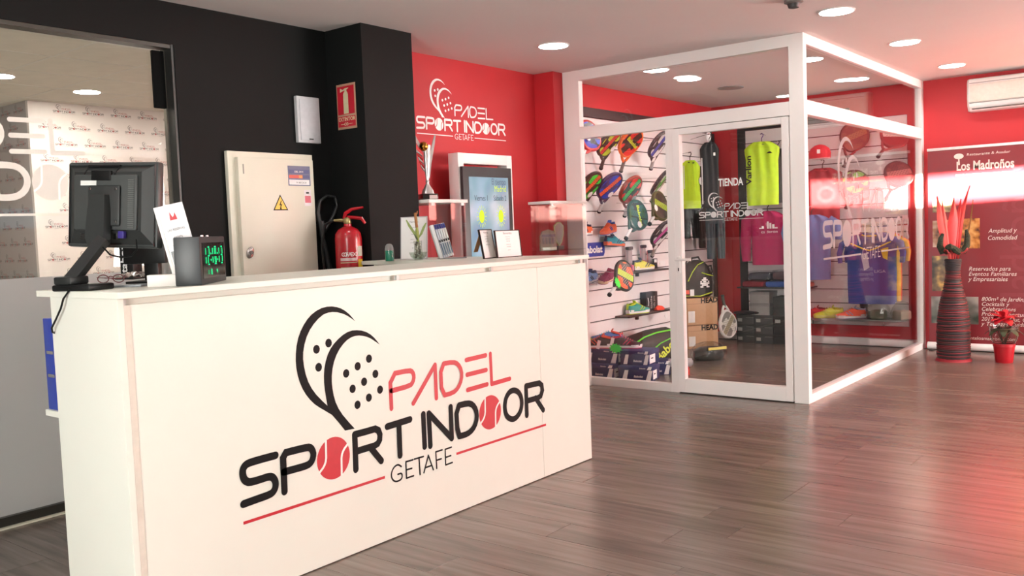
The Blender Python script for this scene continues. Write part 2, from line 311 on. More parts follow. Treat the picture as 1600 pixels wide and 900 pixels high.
LOGO_RACKET=[(0.3124,0.3633),(0.3055,0.3713),(0.2958,0.381),(0.2857,0.3887),(0.2744,0.395),(0.2619,0.3994),(0.2487,0.4019),(0.2349,0.4025),(0.2208,0.4009),(0.2065,0.3964),(0.1929,0.3896),(0.1815,0.3809),(0.1715,0.3703),(0.1626,0.3582),(0.1554,0.3446),(0.1504,0.329),(0.1474,0.313),(0.1462,0.2984),(0.1468,0.284),(0.1491,0.2687),(0.1533,0.2535),(0.1596,0.2388),(0.1677,0.2251),(0.1776,0.2126),(0.1886,0.2015),(0.2007,0.1923),(0.2128,0.1844),(0.2247,0.1763),(0.2337,0.1704),(0.2519,0.1495),(0.268,0.1292),(0.2958,0.1281),(0.2808,0.1444),(0.2637,0.1645),(0.2532,0.1801),(0.246,0.1951),(0.2414,0.2111),(0.239,0.2267),(0.2381,0.2405),(0.239,0.254),(0.242,0.2686),(0.2471,0.283),(0.2547,0.2963),(0.2642,0.3081),(0.2754,0.3179),(0.2872,0.3253),(0.2988,0.3295),(0.3103,0.3312),(0.3218,0.3308),(0.3333,0.3285),(0.3444,0.3251),(0.3558,0.3199),(0.3704,0.3108),(0.3821,0.3028),(0.3752,0.3112),(0.3655,0.3215),(0.3549,0.3298),(0.343,0.3365),(0.3296,0.341),(0.3156,0.3435),(0.3023,0.3442),(0.2889,0.3424),(0.275,0.3374),(0.2615,0.3301),(0.2492,0.3215),(0.2385,0.3114),(0.2302,0.2994),(0.224,0.2862),(0.2199,0.272),(0.2176,0.2572),(0.2171,0.2423),(0.2181,0.2267),(0.2206,0.2074),(0.2229,0.1919),(0.2099,0.2045),(0.1945,0.2208),(0.1839,0.2352),(0.1758,0.2503),(0.17,0.2674),(0.1667,0.2846),(0.1654,0.2995),(0.1667,0.314),(0.1711,0.3299),(0.1779,0.3451),(0.1869,0.3581),(0.1977,0.3692),(0.2105,0.3791),(0.224,0.3864),(0.237,0.3894),(0.2497,0.3896),(0.2622,0.3879),(0.2738,0.3848),(0.2838,0.381),(0.2931,0.3762),(0.304,0.3692)]
LOGO_DOTS=[(0.2015,0.3156),(0.2347,0.3248),(0.2047,0.2771),(0.2792,0.2529),(0.313,0.2637),(0.3473,0.276),(0.2953,0.2165),(0.3296,0.2267),(0.3644,0.239),(0.3071,0.179),(0.3414,0.1892),(0.3762,0.2015)]

def _ball_seams(): return [[(-.43, .9), (-.45, .45), (-.47, 0), (-.62, -.27), (-.88, -.47)], [(.43, -.9), (.45, -.45), (.47, 0), (.62, .27), (.88, .47)]]
BALLS = [(.2326, .0766, .0455), (.7594, .0793, .0445)]
ULINES = [((0, 0), (.3778, 0)), ((.6217, 0), (1, 0))]
def logo_meshes(S, mk, mr, mseam, seam=True, simple=False):
    """the padel club logo as flat print: list of (name, mesh)"""
    out = []
    pr = lambda pts: [(x*S, z*S) for x, z in pts]
    m = MB(); m.flat(pr(LOGO_RACKET)); 
    for c in LOGO_DOTS: m.flat([(S*(c[0]+.0091*math.cos(k*PI/6)), S*(c[1]+.0095*math.sin(k*PI/6))) for k in range(12)])
    out.append(('racket_emblem', m, mk))
    cur = None
    for i, (ch, col, w, cl, pts) in enumerate(LOGO_STROKES):
        cont = i and LOGO_STROKES[i-1][0] == ch and abs(LOGO_STROKES[i-1][4][0][0]-pts[0][0]) < .1 and LOGO_STROKES[i-1][1:3] == (col, w) and not (ch == 'R' and i == 2)
        if not cont: cur = MB(); out.append(('letter', cur, mr if col else mk))
        stroke(cur, pr(pts), w*S, closed=bool(cl), caps=not simple, smoothn=(2 if ch in 'SOG' else 1 if ch in 'DP' and len(pts) > 6 else 0) if not simple else 0)
    for cx, cz, r in BALLS:
        m = MB(); m.flat([(S*(cx+r*math.cos(k*PI/20)), S*(cz+r*math.sin(k*PI/20))) for k in range(40)]); out.append(('tennis_ball', m, mr))
        if seam:
            for sm in _ball_seams():
                m = MB(); stroke(m, [(S*(cx+r*a), S*(cz+r*b)) for a, b in sm], .0052*S, smoothn=1, T=Matrix.Translation((0, -.0006, 0))); out.append(('ball_seam', m, mseam))
    for a, b in ULINES:
        m = MB(); stroke(m, pr([a, b]), .0062*S, caps=False); out.append(('underline', m, mr))
    return out
def logo(parent, T, S, mk, mr, mseam, seam=True):
    for n, m, mt in logo_meshes(S, mk, mr, mseam, seam): part(n, m, mt, parent, T, smooth=False)
def logo_merged(S, mk, mr, mseam=None, simple=True, seam=False):
    mats = []; verts = []; faces = []; fm = []
    for n, m, mt in logo_meshes(S, mk, mr, mseam, seam, simple):
        me = m.mesh(mt, False); o = len(verts); verts += [v.co[:] for v in me.vertices]
        if mt not in mats: mats.append(mt)
        for p in me.polygons: faces.append([o+i for i in p.vertices]); fm.append(mats.index(mt))
        bpy.data.meshes.remove(me)
    me = bpy.data.meshes.new('logo_print'); me.from_pydata(verts, [], faces)
    for mt in mats: me.materials.append(mt)
    me.polygons.foreach_set('material_index', fm); return me

# ================================================================== SETTING
HC = 2.588
def sbox(name, x0, x1, y0, y1, z0, z1, m, parent=None): 
    return struct(name, MB().box(x0, x1, y0, y1, z0, z1), m, parent)
# floor: laminate planks laid along y
FL = sbox('floor', -3, 9.5, -3.6, 10.2, -.06, -.004, M((62, 54, 48), .5))
PW, PL, GAP = .19, 1.30, .0022
pm = plank_mat(); pmesh = {}
def plank(x, y0, y1):
    k = round(y1-y0, 4)
    if k not in pmesh:
        pmesh[k] = MB().box(0, PW-GAP, 0, k-GAP, -.006, 0, .0007).mesh(pm, False)
    o = obj('plank', pmesh[k], FL); o.location = (x, y0, 0)
ix = 0; x = 1.29; cnt = 0
while x < 9.38:
    w = PW
    ylo = -1.0 if x > 3 else .3
    yhi = 4.47
    off = random.choice([0, .33, .65, .97, 1.1, .2, .5])
    y = ylo-off
    while y < yhi:
        y1 = min(y+PL, yhi)
        hid = 2.2 < x < 4.0 and y > 2.9 and y1 < 4.5
        if y1-y > .03 and cnt < 298 and not hid and x+PW < 9.4: plank(x, y, y1); cnt += 1
        y += PL
    x += PW
# floor of the rest (out of view or seen edge-on) stays one laid sheet
sheet = MB()
struct('floor_office', MB().box(-3, 6.7, 4.6, 10.2, -.004, 0), M((200, 196, 188), .4, scale=3))
for a in ((-3, 1.285, -3.5, 4.5), (1.285, 9.38, -3.5, -2.4), (1.285, 9.38, 4.475, 4.6)): sheet.box(a[0], a[1], a[2], a[3], -.004, -.001)
struct('floor_sheet', sheet, M((104, 94, 86), .35, var=.12, scale=3, stretch=(12, 1, 1)), FL)
# ceiling of the reception and the shop
sbox('ceiling', -3, 9.5, -3.6, 4.62, HC, HC+.12, CEIL)
# red and black walls
sbox('wall_far', 9.38, 9.5, -3.6, 4.62, 0, HC, REDW)
wb = sbox('wall_back', 4.22, 9.38, 4.5, 4.62, 0, HC, REDW)
wk = sbox('wall_back_black', 2.74, 3.79, 4.42, 4.512, 0, HC, BLACKW)
sbox('wall_above_window', -3, 2.74, 4.42, 4.512, 2.365, HC, BLACKW)
sbox('wall_left_of_window', -3, -.6, 4.42, 4.62, 0, 2.365, BLACKW)
struct('wall_column_black', MB().prism([(0, 0), (.432, 0), (.432, HC), (0, HC)], 0, .53, Matrix.Translation((3.788, 4.09, 0))), BLACKW)
sbox('wall_column_red', 6.075, 6.30, 4.305, 4.5, 0, HC, REDW)
sbox('wall_behind_camera', -3.1, -3, -3.6, 10.2, 0, 2.8, M((225, 222, 215), .7))
# right wall with an assumed slot window, unseen, to let the low sun in
wr = M((200, 60, 66), .7)
sbox('wall_right_lower', -3, 9.5, -3.7, -3.55, 0, 1.59, M((215, 205, 198), .7))
sbox('wall_right_upper', -3, 9.5, -3.7, -3.55, 1.85, 2.72, M((215, 205, 198), .7))
sbox('wall_right_near', -3, 4.95, -3.7, -3.55, 1.59, 1.85, M((215, 205, 198), .7))
wn = sbox('assumed_slot_window', 4.95, 5.0, -3.68, -3.57, 1.59, 1.85, FRAMEW)
for xx in (6.55, 6.98, 7.5, 8.1, 8.75): struct('assumed_mullion', MB().box(xx, xx+.09, -3.66, -3.59, 1.59, 1.85), FRAMEW, wn)  # jamb and mullions are assumed too, placed to divide the sun band
# baseboard on the far wall inside the shop
sbox('baseboard_far', 9.36, 9.378, 2.34, 4.49, 0, .075, FRAMEW)
sbox('baseboard_back', 6.32, 9.36, 4.482, 4.498, 0, .075, FRAMEW)

# office room behind the window
OY = 8.05
st = M((236, 232, 220), .85, var=.03, scale=8)
oc = sbox('ceiling_office', -3, 9.5, 4.62, 10.3, HC+.012, HC+.1, M((120, 118, 110), .8))
tm = {}
tile = MB().box(.006, .594, .006, .594, -.012, .004, .002).mesh(st, False)
for i in range(-4, 7):
    for j in range(0, 9):
        px = 2.31+i*.6; py = 4.945+j*.6
        if px < -.4 or py > 10: continue
        o = obj('ceiling_tile', tile, oc); o.location = (px, py, HC+.006)
grid = MB()
for i in range(-5, 8): grid.box(2.31+i*.6-.008, 2.31+i*.6+.008, 4.63, 10.2, HC-.008, HC+.004)
for j in range(0, 10): grid.box(-3, 6.6, 4.945+j*.6-.008, 4.945+j*.6+.008, HC-.0085, HC+.0035)
struct('ceiling_grid', grid, M((236, 234, 226), .5), oc)
ow = M((196, 190, 180), .7, var=.02)
sbox('wall_office_right', 6.6, 6.7, 4.62, 10.3, 0, HC, ow)
sbox('wall_office_back', -3, 6.7, 10.2, 10.3, 0, HC, ow)

# window_2: glazed office window with black reveal, frosted lower film and club logo
w2 = struct('window_2', MB().box(2.725, 2.745, 4.425, 4.512, 0, 2.365).box(-.6, -.58, 4.425, 4.6, 0, 2.365), M((30, 31, 30), .4))
struct('sill', MB().box(-.58, 2.725, 4.47, 4.60, 0, .05), M((40, 38, 34), .4), w2)
struct('threshold_strip', MB().box(-.58, 2.725, 4.445, 4.468, 0, .008), M((205, 200, 180), .3), w2)
struct('head_frame', MB().box(-.58, 2.725, 4.43, 4.512, 2.345, 2.365), M((60, 58, 52), .4), w2)
gp = struct('glass_pane', MB().box(-.58, 2.722, 4.50, 4.508, .05, 2.345), PANE, w2)
struct('edge_profile', MB().box(2.715, 2.724, 4.488, 4.515, .05, 2.345), M((150, 146, 138), .3, .8), w2)
struct('black_strip', MB().box(2.645, 2.712, 4.475, 4.497, 2.03, 2.335, .004), M((12, 12, 12), .8, spec=.1), w2)  # plain black strip at the upper right edge of the glass
FILM = glass((.9, .9, .9), haze=.88, hazec=(.62, .62, .62))
struct('frosted_film', MB().box(-.58, 2.715, 4.4975, 4.4985, .05, 1.165), FILM, w2)
FROST = M((222, 220, 212), .6, var=.01)
fl_ = logo_merged(1.97, FROST, FROST, M((255, 254, 250), .6, var=.01), simple=False, seam=True)
o = obj('window_logo', fl_, gp, frame((.581, 4.4970, 1.467), (1, 0, 0), (0, 0, 1))); o['label'] = 'white vinyl club logo on the office window'

# ------------------------------------------------------------------ shop partition: white frames and glass
X, Y = 6.2, 2.28
pf = struct('wall_shop_front', MB().box(X, X+.06, 4.145, 4.30, 0, HC), FRAMEW)
def pb(name, a, parent, m=FRAMEW): return struct(name, MB().box(*a, .0015 if m is FRAMEW else 0), m, parent)
pb('post', (X, X+.06, 3.300, 3.362, 0, 2.03), pf)
pb('top_rail', (X, X+.06, 2.385, 4.145, 2.505, HC), pf)
pb('transom', (X-.004, X+.06, 2.385, 4.145, 2.032, 2.128), pf)
pb('bottom_rail', (X, X+.06, 3.362, 4.145, 0, .062), pf)
pb('corner_post', (X, X+.062, Y, 2.385, 0, HC), pf)
pb('pane', (X+.026, X+.034, 2.385, 4.145, 2.128, 2.505), pf, PANE)
pb('pane', (X+.026, X+.034, 3.362, 4.145, .062, 2.032), pf, PANE)
ps = struct('wall_shop_side', MB().box(X+.062, 9.30, Y, Y+.06, 0, .062), FRAMEW)
pb('top_rail', (X+.062, 9.30, Y, Y+.06, 2.515, HC), ps)
pb('transom', (X+.062, 9.30, Y-.003, Y+.06, 2.032, 2.132), ps)
pb('end_post', (9.30, 9.378, Y, Y+.06, 0, HC), ps)
pb('pane', (X+.062, 9.30, Y+.026, Y+.034, 2.132, 2.515), ps, PANE)
sp = pb('pane', (X+.062, 9.30, Y+.026, Y+.034, .062, 2.032), ps, PANE)
VIN = glass((.95, .93, .93), haze=.66, hazec=(.55, .50, .50))
o = obj('glass_logo', logo_merged(2.30, VIN, VIN, VIN, simple=False), sp, frame((6.61, Y+.0248, 1.005), (1, 0, 0), (0, 0, 1))); o['label'] = 'large white vinyl club logo on the side glass'
# the shop door
dr = struct('door_1', MB().box(X-.012, X+.04, 2.390, 2.442, .008, 2.026, .003), FRAMEW)
pb('stile', (X-.012, X+.04, 3.240, 3.294, .008, 2.026), dr); pb('rail', (X-.012, X+.04, 2.442, 3.240, .008, .112), dr); pb('rail', (X-.012, X+.04, 2.442, 3.240, 1.978, 2.026), dr)
dp = pb('pane', (X+.010, X+.018, 2.442, 3.240, .112, 1.978), dr, PANE)
pb('gap_seal', (X+.02, X+.03, 2.385, 3.30, .0, .008), dr, BLACKM)
pb('gap_seal', (X+.02, X+.03, 3.2942, 3.2998, .008, 2.030), dr, BLACKM); pb('gap_seal', (X+.02, X+.03, 2.3852, 2.3898, .008, 2.030), dr, BLACKM); pb('gap_seal', (X+.02, X+.03, 2.385, 3.30, 2.0262, 2.0318), dr, BLACKM)
hd = struct('door_handle', MB().box(X-.022, X-.012, 3.252, 3.282, .93, 1.06, .003).tube([(X-.02, 3.267, 1.035), (X-.06, 3.267, 1.035), (X-.065, 3.255, 1.035), (X-.065, 3.14, 1.033)], .011, 10), FRAMEW, dr, True)
struct('keyhole', MB().box(X-.0235, X-.0215, 3.262, 3.271, .945, .97), BLACKM, hd)
SILV = M((214, 214, 214), .5, var=.01)
o = obj('door_logo', logo_merged(.503, SILV, SILV, None, simple=False), dp, frame((X+.0085, 3.096, 1.325), (0, -1, 0), (0, 0, 1))); o['label'] = 'small silver club logo on the shop door glass'
o = text('door_lettering', 'TIENDA', .078, WPRINT, dp, frame((X+.0085, 2.935, 1.571), (0, -1, 0), (0, 0, 1)), width=.195, bold=.002); o['label'] = 'white lettering on the shop door glass'

# ------------------------------------------------------------------ ceiling fixtures
LENS = emit((255, 250, 244), 24.0, 'lamp_lens'); LENSO = emit((255, 248, 232), 95.0, 'lamp_lens')
ringm = MB().lathe([(.098, 0), (.112, 0), (.113, -.003), (.106, -.007), (.098, -.004)], 28).mesh(FRAMEW); lensm = MB().lathe([(.101, -.007), (.06, -.0085), (0, -.009)], 28).mesh(LENS)
lensm2 = MB().lathe([(.101, -.007), (.06, -.0085), (0, -.009)], 28).mesh(LENSO)
def downlight(x, y, label, lens=lensm, group='recessed ceiling downlights'):
    t = thing('ceiling_downlight', label, 'ceiling light', (x, y, HC), group=group)
    obj('trim_ring', ringm, t); obj('lens', lens, t)
for x, y, l in ((5.24, 3.70, 'round white downlight above the red logo wall'), (6.70, 3.70, 'round shop downlight nearest the front glass, behind the top rail'), (7.35, 3.73, 'round shop downlight just right of the one by the front rail'),
                (5.75, 1.90, 'largest round downlight, at the top edge of the picture outside the shop corner'), (7.17, 1.87, 'round downlight outside the shop side glass, middle of three in that row'),
                (8.61, 1.86, 'round downlight closest to the far red wall above the banner'), (8.66, 2.68, 'round downlight inside the shop above the white rail near the far wall'), (7.27, 2.62, 'round shop downlight half hidden by the white corner post')):
    downlight(x, y, l)
for x, y, l in ((2.34, 1.9, 'before the left end of the counter'), (.9, 1.9, 'left of the camera'), (3.3, 3.55, 'above the staff side of the counter'), (1.9, 3.55, 'above the monitor'), (5.75, .3, 'right of the picture, first in its row'),
                (7.17, .3, 'right of the picture, second in its row'), (8.6, .3, 'right of the picture near the far wall'), (2.3, .2, 'just ahead of the camera'), (6.4, -1.6, 'by the assumed slot window, far end'), (3.4, -1.6, 'by the assumed slot window, near end')): downlight(x, y, 'added ceiling downlight out of view '+l)  # unseen downlights added to help light the reception
p = at(136, 143, 'z', HC); downlight(p.x, p.y, 'round office downlight above the logo backdrop behind the window', lensm2, 'office downlights')
p = at(14, 172, 'z', HC); downlight(p.x, p.y, 'office downlight at the left picture edge behind the window', lensm2, 'office downlights')
p = at(-2, 118, 'z', HC); downlight(p.x, p.y, 'office downlight cut off by the left picture edge', lensm2, 'office downlights')
downlight(1.2, 5.4, 'added office downlight out of view, close behind the left part of the window', lensm2, 'office downlights'); downlight(5.6, 7.0, 'added office downlight hidden behind the black wall, far one', lensm2, 'office downlights'); downlight(1.9, 6.6, 'added office downlight out of view left of the picture', lensm2, 'office downlights'); downlight(4.6, 5.6, 'added office downlight hidden behind the black wall, near one', lensm2, 'office downlights')  # extra unseen lamps, added to brighten the office
p = at(1142, 137, 'z', HC)
t = thing('ceiling_speaker', 'flat grey round speaker grille in the shop ceiling', 'speaker', (p.x, p.y, HC))
part('rim', MB().lathe([(.105, 0), (.12, 0), (.12, -.006), (.105, -.008)], 28), M((150, 144, 144), .5), t); part('grille', MB().lathe([(.105, -.003), (0, -.006)], 28), M((120, 116, 116), .7, scale=300, var=.3), t)
p = at(1240, 0, 'z', HC)
t = thing('smoke_detector', 'small dark round detector on the ceiling at the top picture edge', 'detector', (p.x, p.y, HC))
part('base', MB().lathe([(.055, 0), (.055, -.015), (.04, -.022), (0, -.022)], 24), M((120, 116, 114), .5), t); part('head', MB().lathe([(.038, -.022), (.03, -.045), (.012, -.05), (0, -.05)], 20), M((60, 58, 58), .5), t)

# ================================================================== RECEPTION COUNTER
CW = M((229, 229, 219), .38, var=.012, scale=3)
t = thing('reception_counter', 'white L-shaped reception counter with the large padel club logo on its front', 'counter', (2.83, 3.05, 0))
o_ = Vector((2.83, 3.05, 0)); TL = Matrix.Translation(-o_)
def cp(name, mb, m=CW, parent=t, T=TL, label=None, smooth=False): return part(name, mb, m, parent, T, label, smooth)
fp = cp('front_panel', MB().box(1.492, 3.725, 2.785, 2.803, .004, 1.108, .001))
cp('front_panel', MB().box(3.7275, 4.18, 2.785, 2.803, .004, 1.108, .001))
cp('side_panel', MB().box(1.468, 1.490, 2.783, 3.243, .0, 1.130, .001)); cp('side_panel', MB().box(4.158, 4.18, 2.805, 3.243, 0, 1.130, .001))
cp('edge_strip', MB().box(1.490, 1.512, 2.783, 2.785, .004, 1.108), M((214, 206, 194), .4))
cp('worktop', MB().box(1.462, 4.184, 2.762, 3.335, 1.1305, 1.1525, .0015))
cp('worktop', MB().box(3.70, 4.184, 3.3355, 4.088, 1.1305, 1.1525, .0015))
cp('inner_panel', MB().box(3.72, 4.16, 3.98, 4.0, 0, 1.13)); cp('inner_shelf', MB().box(1.49, 3.7, 3.0, 3.39, .690, .712)); cp('back_rail', MB().box(1.49, 4.158, 2.81, 2.826, .05, 1.1303))
for xx in (1.485, 2.72, 3.36, 4.13):
    cp('standoff', MB().box(xx, xx+.014, 2.787, 2.80, 1.106, 1.131), M((206, 204, 200), .3))
SE = M((240, 238, 232), .5, var=.01)
logo(fp, frame((1.888, 2.7843, .278), (1, 0, 0), (0, 0, 1)), 1.866, INK, REDI, SE)
# shelf sticking out on the staff side with a blue binder
#, 'white low shelf sticking out behind the left end of the counter', 'shelf', (1.52, 3.36, 0))
#, -.11, .145, .552, .57), WHITE, t, smooth=False); part('bracket', MB().box(-.02, .0, -.10, .12, .50, .552), WHITE, t, smooth=False); part('upright', MB().box(.14, .16, -.11, .145, 0, .552), WHITE, t, smooth=False)
t = thing('ring_binder', 'blue lever arch binder standing on the shelf at the counter end', 'binder', (1.50, 3.272, .7125))
BLU = M((38, 62, 158), .45)
part('cover', MB().box(0, .28, .0, .114, .0, .335, .003), BLU, t); part('paper', MB().box(.005, .284, .006, .108, .006, .32), PAPER, t)
for z in (.12, .205): part('metal_catch', MB().box(-.003, .0, .045, .095, z, z+.012, .001), CHROME, t)

# ------------------------------------------------------------------ monitor on its stand (seen from behind)
mc = at(177, 322, 'y', 3.18)
ang = math.radians(-68.6)
t = thing('monitor', 'dark grey square monitor seen from behind on a slanted desk stand', 'monitor', (mc.x, mc.y, 1.1525), ang)
mz = mc.z-1.1525
ch = M((50, 53, 53), .42, var=.05)
Tm = Matrix.Translation((0, 0, mz+.004)) @ Matrix.Rotation(math.radians(-3), 4, 'X') @ Matrix.Rotation(math.radians(3.0), 4, 'Y') @ Matrix.Diagonal((1.15, 1, 1.09, 1))
# local x runs to the right in the photo, -y is the back that faces the camera
bk = part('back_shell', MB().box(-.172, .172, -.006, .028, -.143, .143, .008), ch, t, Tm)
part('rear_bulge', MB().loft([[(-.158, -.006, -.130), (.158, -.006, -.130), (.158, -.006, .130), (-.158, -.006, .130)], [(-.128, -.030, -.088), (.128, -.030, -.088), (.128, -.030, .108), (-.128, -.030, .108)]]), M((40, 42, 42), .45), t, Tm, smooth=False)
part('rear_cover', MB().box(-.122, .116, -.040, -.026, -.085, .098, .005), M((62, 65, 65), .5), t, Tm)
part('bezel_rim', MB().tube([(-.163, -.008, -.134), (.163, -.008, -.134), (.163, -.008, .134), (-.163, -.008, .134)], .004, 6, closed=True), M((64, 67, 67), .45), t, Tm)
part('carry_handle', MB().tube([(-.085, -.012, .128), (.035, -.012, .128)], .006, 6).tube([(-.085, -.012, .128), (-.085, -.035, .100)], .003, 6).tube([(.035, -.012, .128), (.03, -.035, .100)], .003, 6).box(-.055, .02, -.043, -.03, .078, .112, .003), BLACKM, t, Tm)
part('mount_plate', MB().box(-.062, .060, -.050, -.040, -.072, .062, .006), M((44, 46, 46), .45), t, Tm)
for a, b in ((-.05, .05), (.048, .05), (-.05, -.058), (.048, -.058)): part('screw', MB().lathe([(.005, 0), (.005, .003), (0, .004)], 10, Matrix.Translation((a, -.050, b)) @ Matrix.Rotation(PI/2, 4, 'X')), CHROME, t, Tm)
vent = MB()
for k in range(24): vent.box(.086, .108, -.0425, -.040, -.078+k*.0068, -.0745+k*.0068)
o = part('vent_slots', vent, M((92, 94, 92), .6), t, Tm); o['kind'] = 'stuff'
part('sticker', MB().box(-.095, -.035, -.0412, -.040, .062, .078, .0), M((225, 225, 222), .5), t, Tm, 'torn white sticker')
part('screen', MB().box(-.160, .160, .028, .030, -.130, .130), M((12, 14, 18), .15), t, Tm)
part('cable_ports', MB().box(-.10, -.07, -.034, -.02, -.118, -.098).box(.03, .05, -.036, -.02, -.115, -.095), CHROME, t, Tm)
part('video_plug', MB().box(.052, .074, -.046, -.028, -.112, -.088, .003), M((60, 50, 130), .4), t, Tm, 'violet video plug')
neck = MB().loft([[(-.032, -.075, .030), (.022, -.075, .030), (.022, -.05, .030), (-.032, -.05, .030)], [(-.036, -.082, -.02), (.028, -.082, -.02), (.028, -.05, -.02), (-.036, -.05, -.02)],
                  [(-.038, -.09, -.11), (.032, -.09, -.11), (.03, -.05, -.11), (-.036, -.05, -.11)], [(-.03, -.085, -.140), (.03, -.085, -.140), (.03, -.052, -.140), (-.03, -.052, -.140)]])
part('stand_neck', neck, M((46, 48, 48), .4), t, Tm)
Minv = Matrix.Rotation(-ang, 4, 'Z') @ Matrix.Translation((-mc.x, -mc.y, -1.1525))
def ml(px, py, x=None, y=None): 
    v = at(px, py, 'x', x) if x is not None else at(px, py, 'y', y); return Minv @ v
armA = Minv @ at(162, 374, 'y', 3.10); armB = Minv @ at(110, 440, 'y', 3.12); 
part('stand_arm', MB().tube([armA, armA.lerp(armB, .5), armB], [.026, .026, .027], 4, sx=1.15), BLACKP, t)
bA = Minv @ at(122, 449, 'y', 3.14)
part('stand_foot', MB().box(-.075, .085, -.06, .06, 0, .022, .006, Matrix.Translation((armB.x+.03, armB.y+.02, 0))), BLACKM, t)
part('foot_pivot', MB().box(-.045, .03, -.045, .04, .022, .05, .006, Matrix.Translation((armB.x+.005, armB.y+.01, 0))), M((32, 34, 34), .4), t)
pts = [Minv @ at(px, py, 'y', 3.04) for px, py in ((213, 374), (214, 390), (205, 400), (188, 402), (172, 398), (160, 385))]
part('video_cable', MB().tube(pts, .003, 6), BLACKM, t)
# cable hanging over the counter's left end
t = thing('power_cable', 'black cable hanging over the left end of the counter', 'cable', (1.46, 3.2, 1.15))
pts = [at(112, 449, 'x', 1.50), at(106, 455, 'x', 1.452), at(99, 467, 'x', 1.452), at(95, 482, 'x', 1.45), at(87, 500, 'x', 1.45), at(81, 512, 'x', 1.45), at(82, 519, 'x', 1.455), at(90, 522, 'x', 1.49)]
pts = [Vector(p)-Vector((1.46, 3.2, 1.15)) for p in pts]; pts[0].z = .006; pts[1].z = .006; pts[1].x = -.004
part('cord', MB().tube(pts, .0035, 8), BLACKM, t)
# slim black terminal behind the monitor
b = at(206, 436, 'z', 1.1525)
t = thing('card_terminal', 'slim black upright terminal with white side lettering behind the monitor', 'terminal', (b.x, b.y, 1.1525), ang)
part('housing', MB().box(-.033, .036, -.03, .03, 0, .21, .004), BLACKM, t); part('base_plate', MB().box(-.05, .05, -.05, .05, 0, .01, .003), BLACKM, t)
text('side_lettering', 'tabor', .045, M((215, 215, 215), .5), t, Matrix.Translation((.004, -.0308, .03)) @ Matrix.Rotation(-PI/2, 4, 'Y'), width=.125, bold=.001)
# second dark screen half hidden by the monitor
b = at(252, 372, 'y', 3.24)
t = thing('touch_screen', 'second dark screen half hidden behind the monitor', 'screen', (b.x, b.y, 1.1525), math.radians(-60))
part('display', MB().box(-.16, .018, -.012, .012, .075, .285, .005), BLACKM, t); part('stem', MB().box(-.075, -.015, -.01, .02, .008, .08, .004), BLACKM, t); part('foot', MB().box(-.12, .02, -.07, .07, 0, .01, .003), BLACKM, t)
# clear pencil cup with black lid holder
b = at(252, 431, 'z', 1.1525)
t = thing('clear_canister', 'clear plastic canister with a black top beside the monitor', 'canister', (b.x+.05, b.y+.03, 1.1525))
part('body', MB().lathe([(.042, 0), (.044, .02), (.043, .085), (.041, .085), (.041, .004), (0, .004)], 24), glass((.86, .87, .87), haze=.35, hazec=(.75, .75, .75)), t); part('lid', MB().lathe([(.045, .085), (.045, .125), (.035, .132), (0, .132)], 24), BLACKM, t)
# grey mat, glasses, crumpled foil
b = at(188, 448, 'z', 1.1525)
t = thing('mouse_mat', 'flat grey mat lying at the counter corner below the monitor', 'mat', (b.x, b.y, 1.1525), math.radians(-55))
part('sheet', MB().box(-.105, .105, -.06, .06, 0, .006, .002), M((150, 156, 160), .4), t); part('edge', MB().box(-.107, .107, -.062, -.058, 0, .008, .001), M((120, 125, 130), .3), t)
b = at(172, 440, 'z', 1.16)
t = thing('eyeglasses', 'pair of folded dark red eyeglasses on the counter by the monitor foot', 'glasses', (b.x+.02, b.y+.03, 1.1525), math.radians(-50))
rf = M((96, 22, 28), .3)
for s in (-1, 1):
    part('rim', MB().tube([(s*.031+.022*math.cos(a*PI/8), 0, .018+.016*math.sin(a*PI/8)) for a in range(16)], .0022, 6, closed=True), rf, t); part('lens', MB().prism([(s*.031+.021*math.cos(a*PI/8), .018+.015*math.sin(a*PI/8)) for a in range(16)], -.0005, .0005), CLEAR, t)
    part('temple', MB().tube([(s*.055, 0, .024), (s*.05, .05, .02), (-s*.02, .058, .014)], .002, 6), rf, t)
part('bridge', MB().tube([(-.01, 0, .024), (0, -.002, .028), (.01, 0, .024)], .002, 6), rf, t)
b = at(208, 436, 'z', 1.16)
t = thing('crumpled_foil', 'crumpled silver foil lying on the grey mat', 'foil', (b.x-.01, b.y-.03, 1.160), math.radians(-50))
m_ = MB(); g = bmesh.ops.create_grid(m_.b, x_segments=22, y_segments=12, size=.5)['verts']
for v in g:
    e = 1-max(abs(v.co.x), abs(v.co.y))*1.6
    v.co = Vector((v.co.x*.15+random.uniform(-.002, .002), v.co.y*.09+random.uniform(-.002, .002), .004+max(0, e)*.02+random.uniform(0, .014)))
part('foil_sheet', m_, M((190, 186, 182), .22, 1.0), t, smooth=False)
part('dark_label', MB().box(.01, .05, -.02, .015, .020, .028, .003), M((70, 34, 36), .4), t)

# menu stand sign with white block base
b = at(262, 447, 'z', 1.1525); dn = Vector((.52, -.85, 0)).normalized()
sa = math.radians(-38)
t = thing('menu_holder', 'tilted acrylic sign holder with a printed sheet on a white block base', 'sign holder', (1.738, 2.925, 1.1525), sa)
part('base_block', MB().box(-.068, .040, -.03, .03, 0, .042, .002), WHITE, t)
TT = Matrix.Translation((.030, 0, .03)) @ Matrix.Rotation(math.radians(-12), 4, 'Y') @ Matrix.Diagonal((1, 1, 1.24, 1))
part('acrylic_panel', MB().box(-.002, .085, -.004, .004, 0, .205, .001), M((228, 228, 232), .15), t, TT); part('white_spine', MB().box(-.014, -.002, -.004, .008, 0, .205, .001), WHITE, t, TT)
part('paper_sheet', MB().box(.002, .081, -.0052, -.0042, .075, .198), M((246, 240, 242), .5), t, TT, smooth=False); part('lower_pocket', MB().box(.002, .081, -.0055, -.0042, .004, .074), M((140, 142, 142), .25), t, TT, smooth=False)
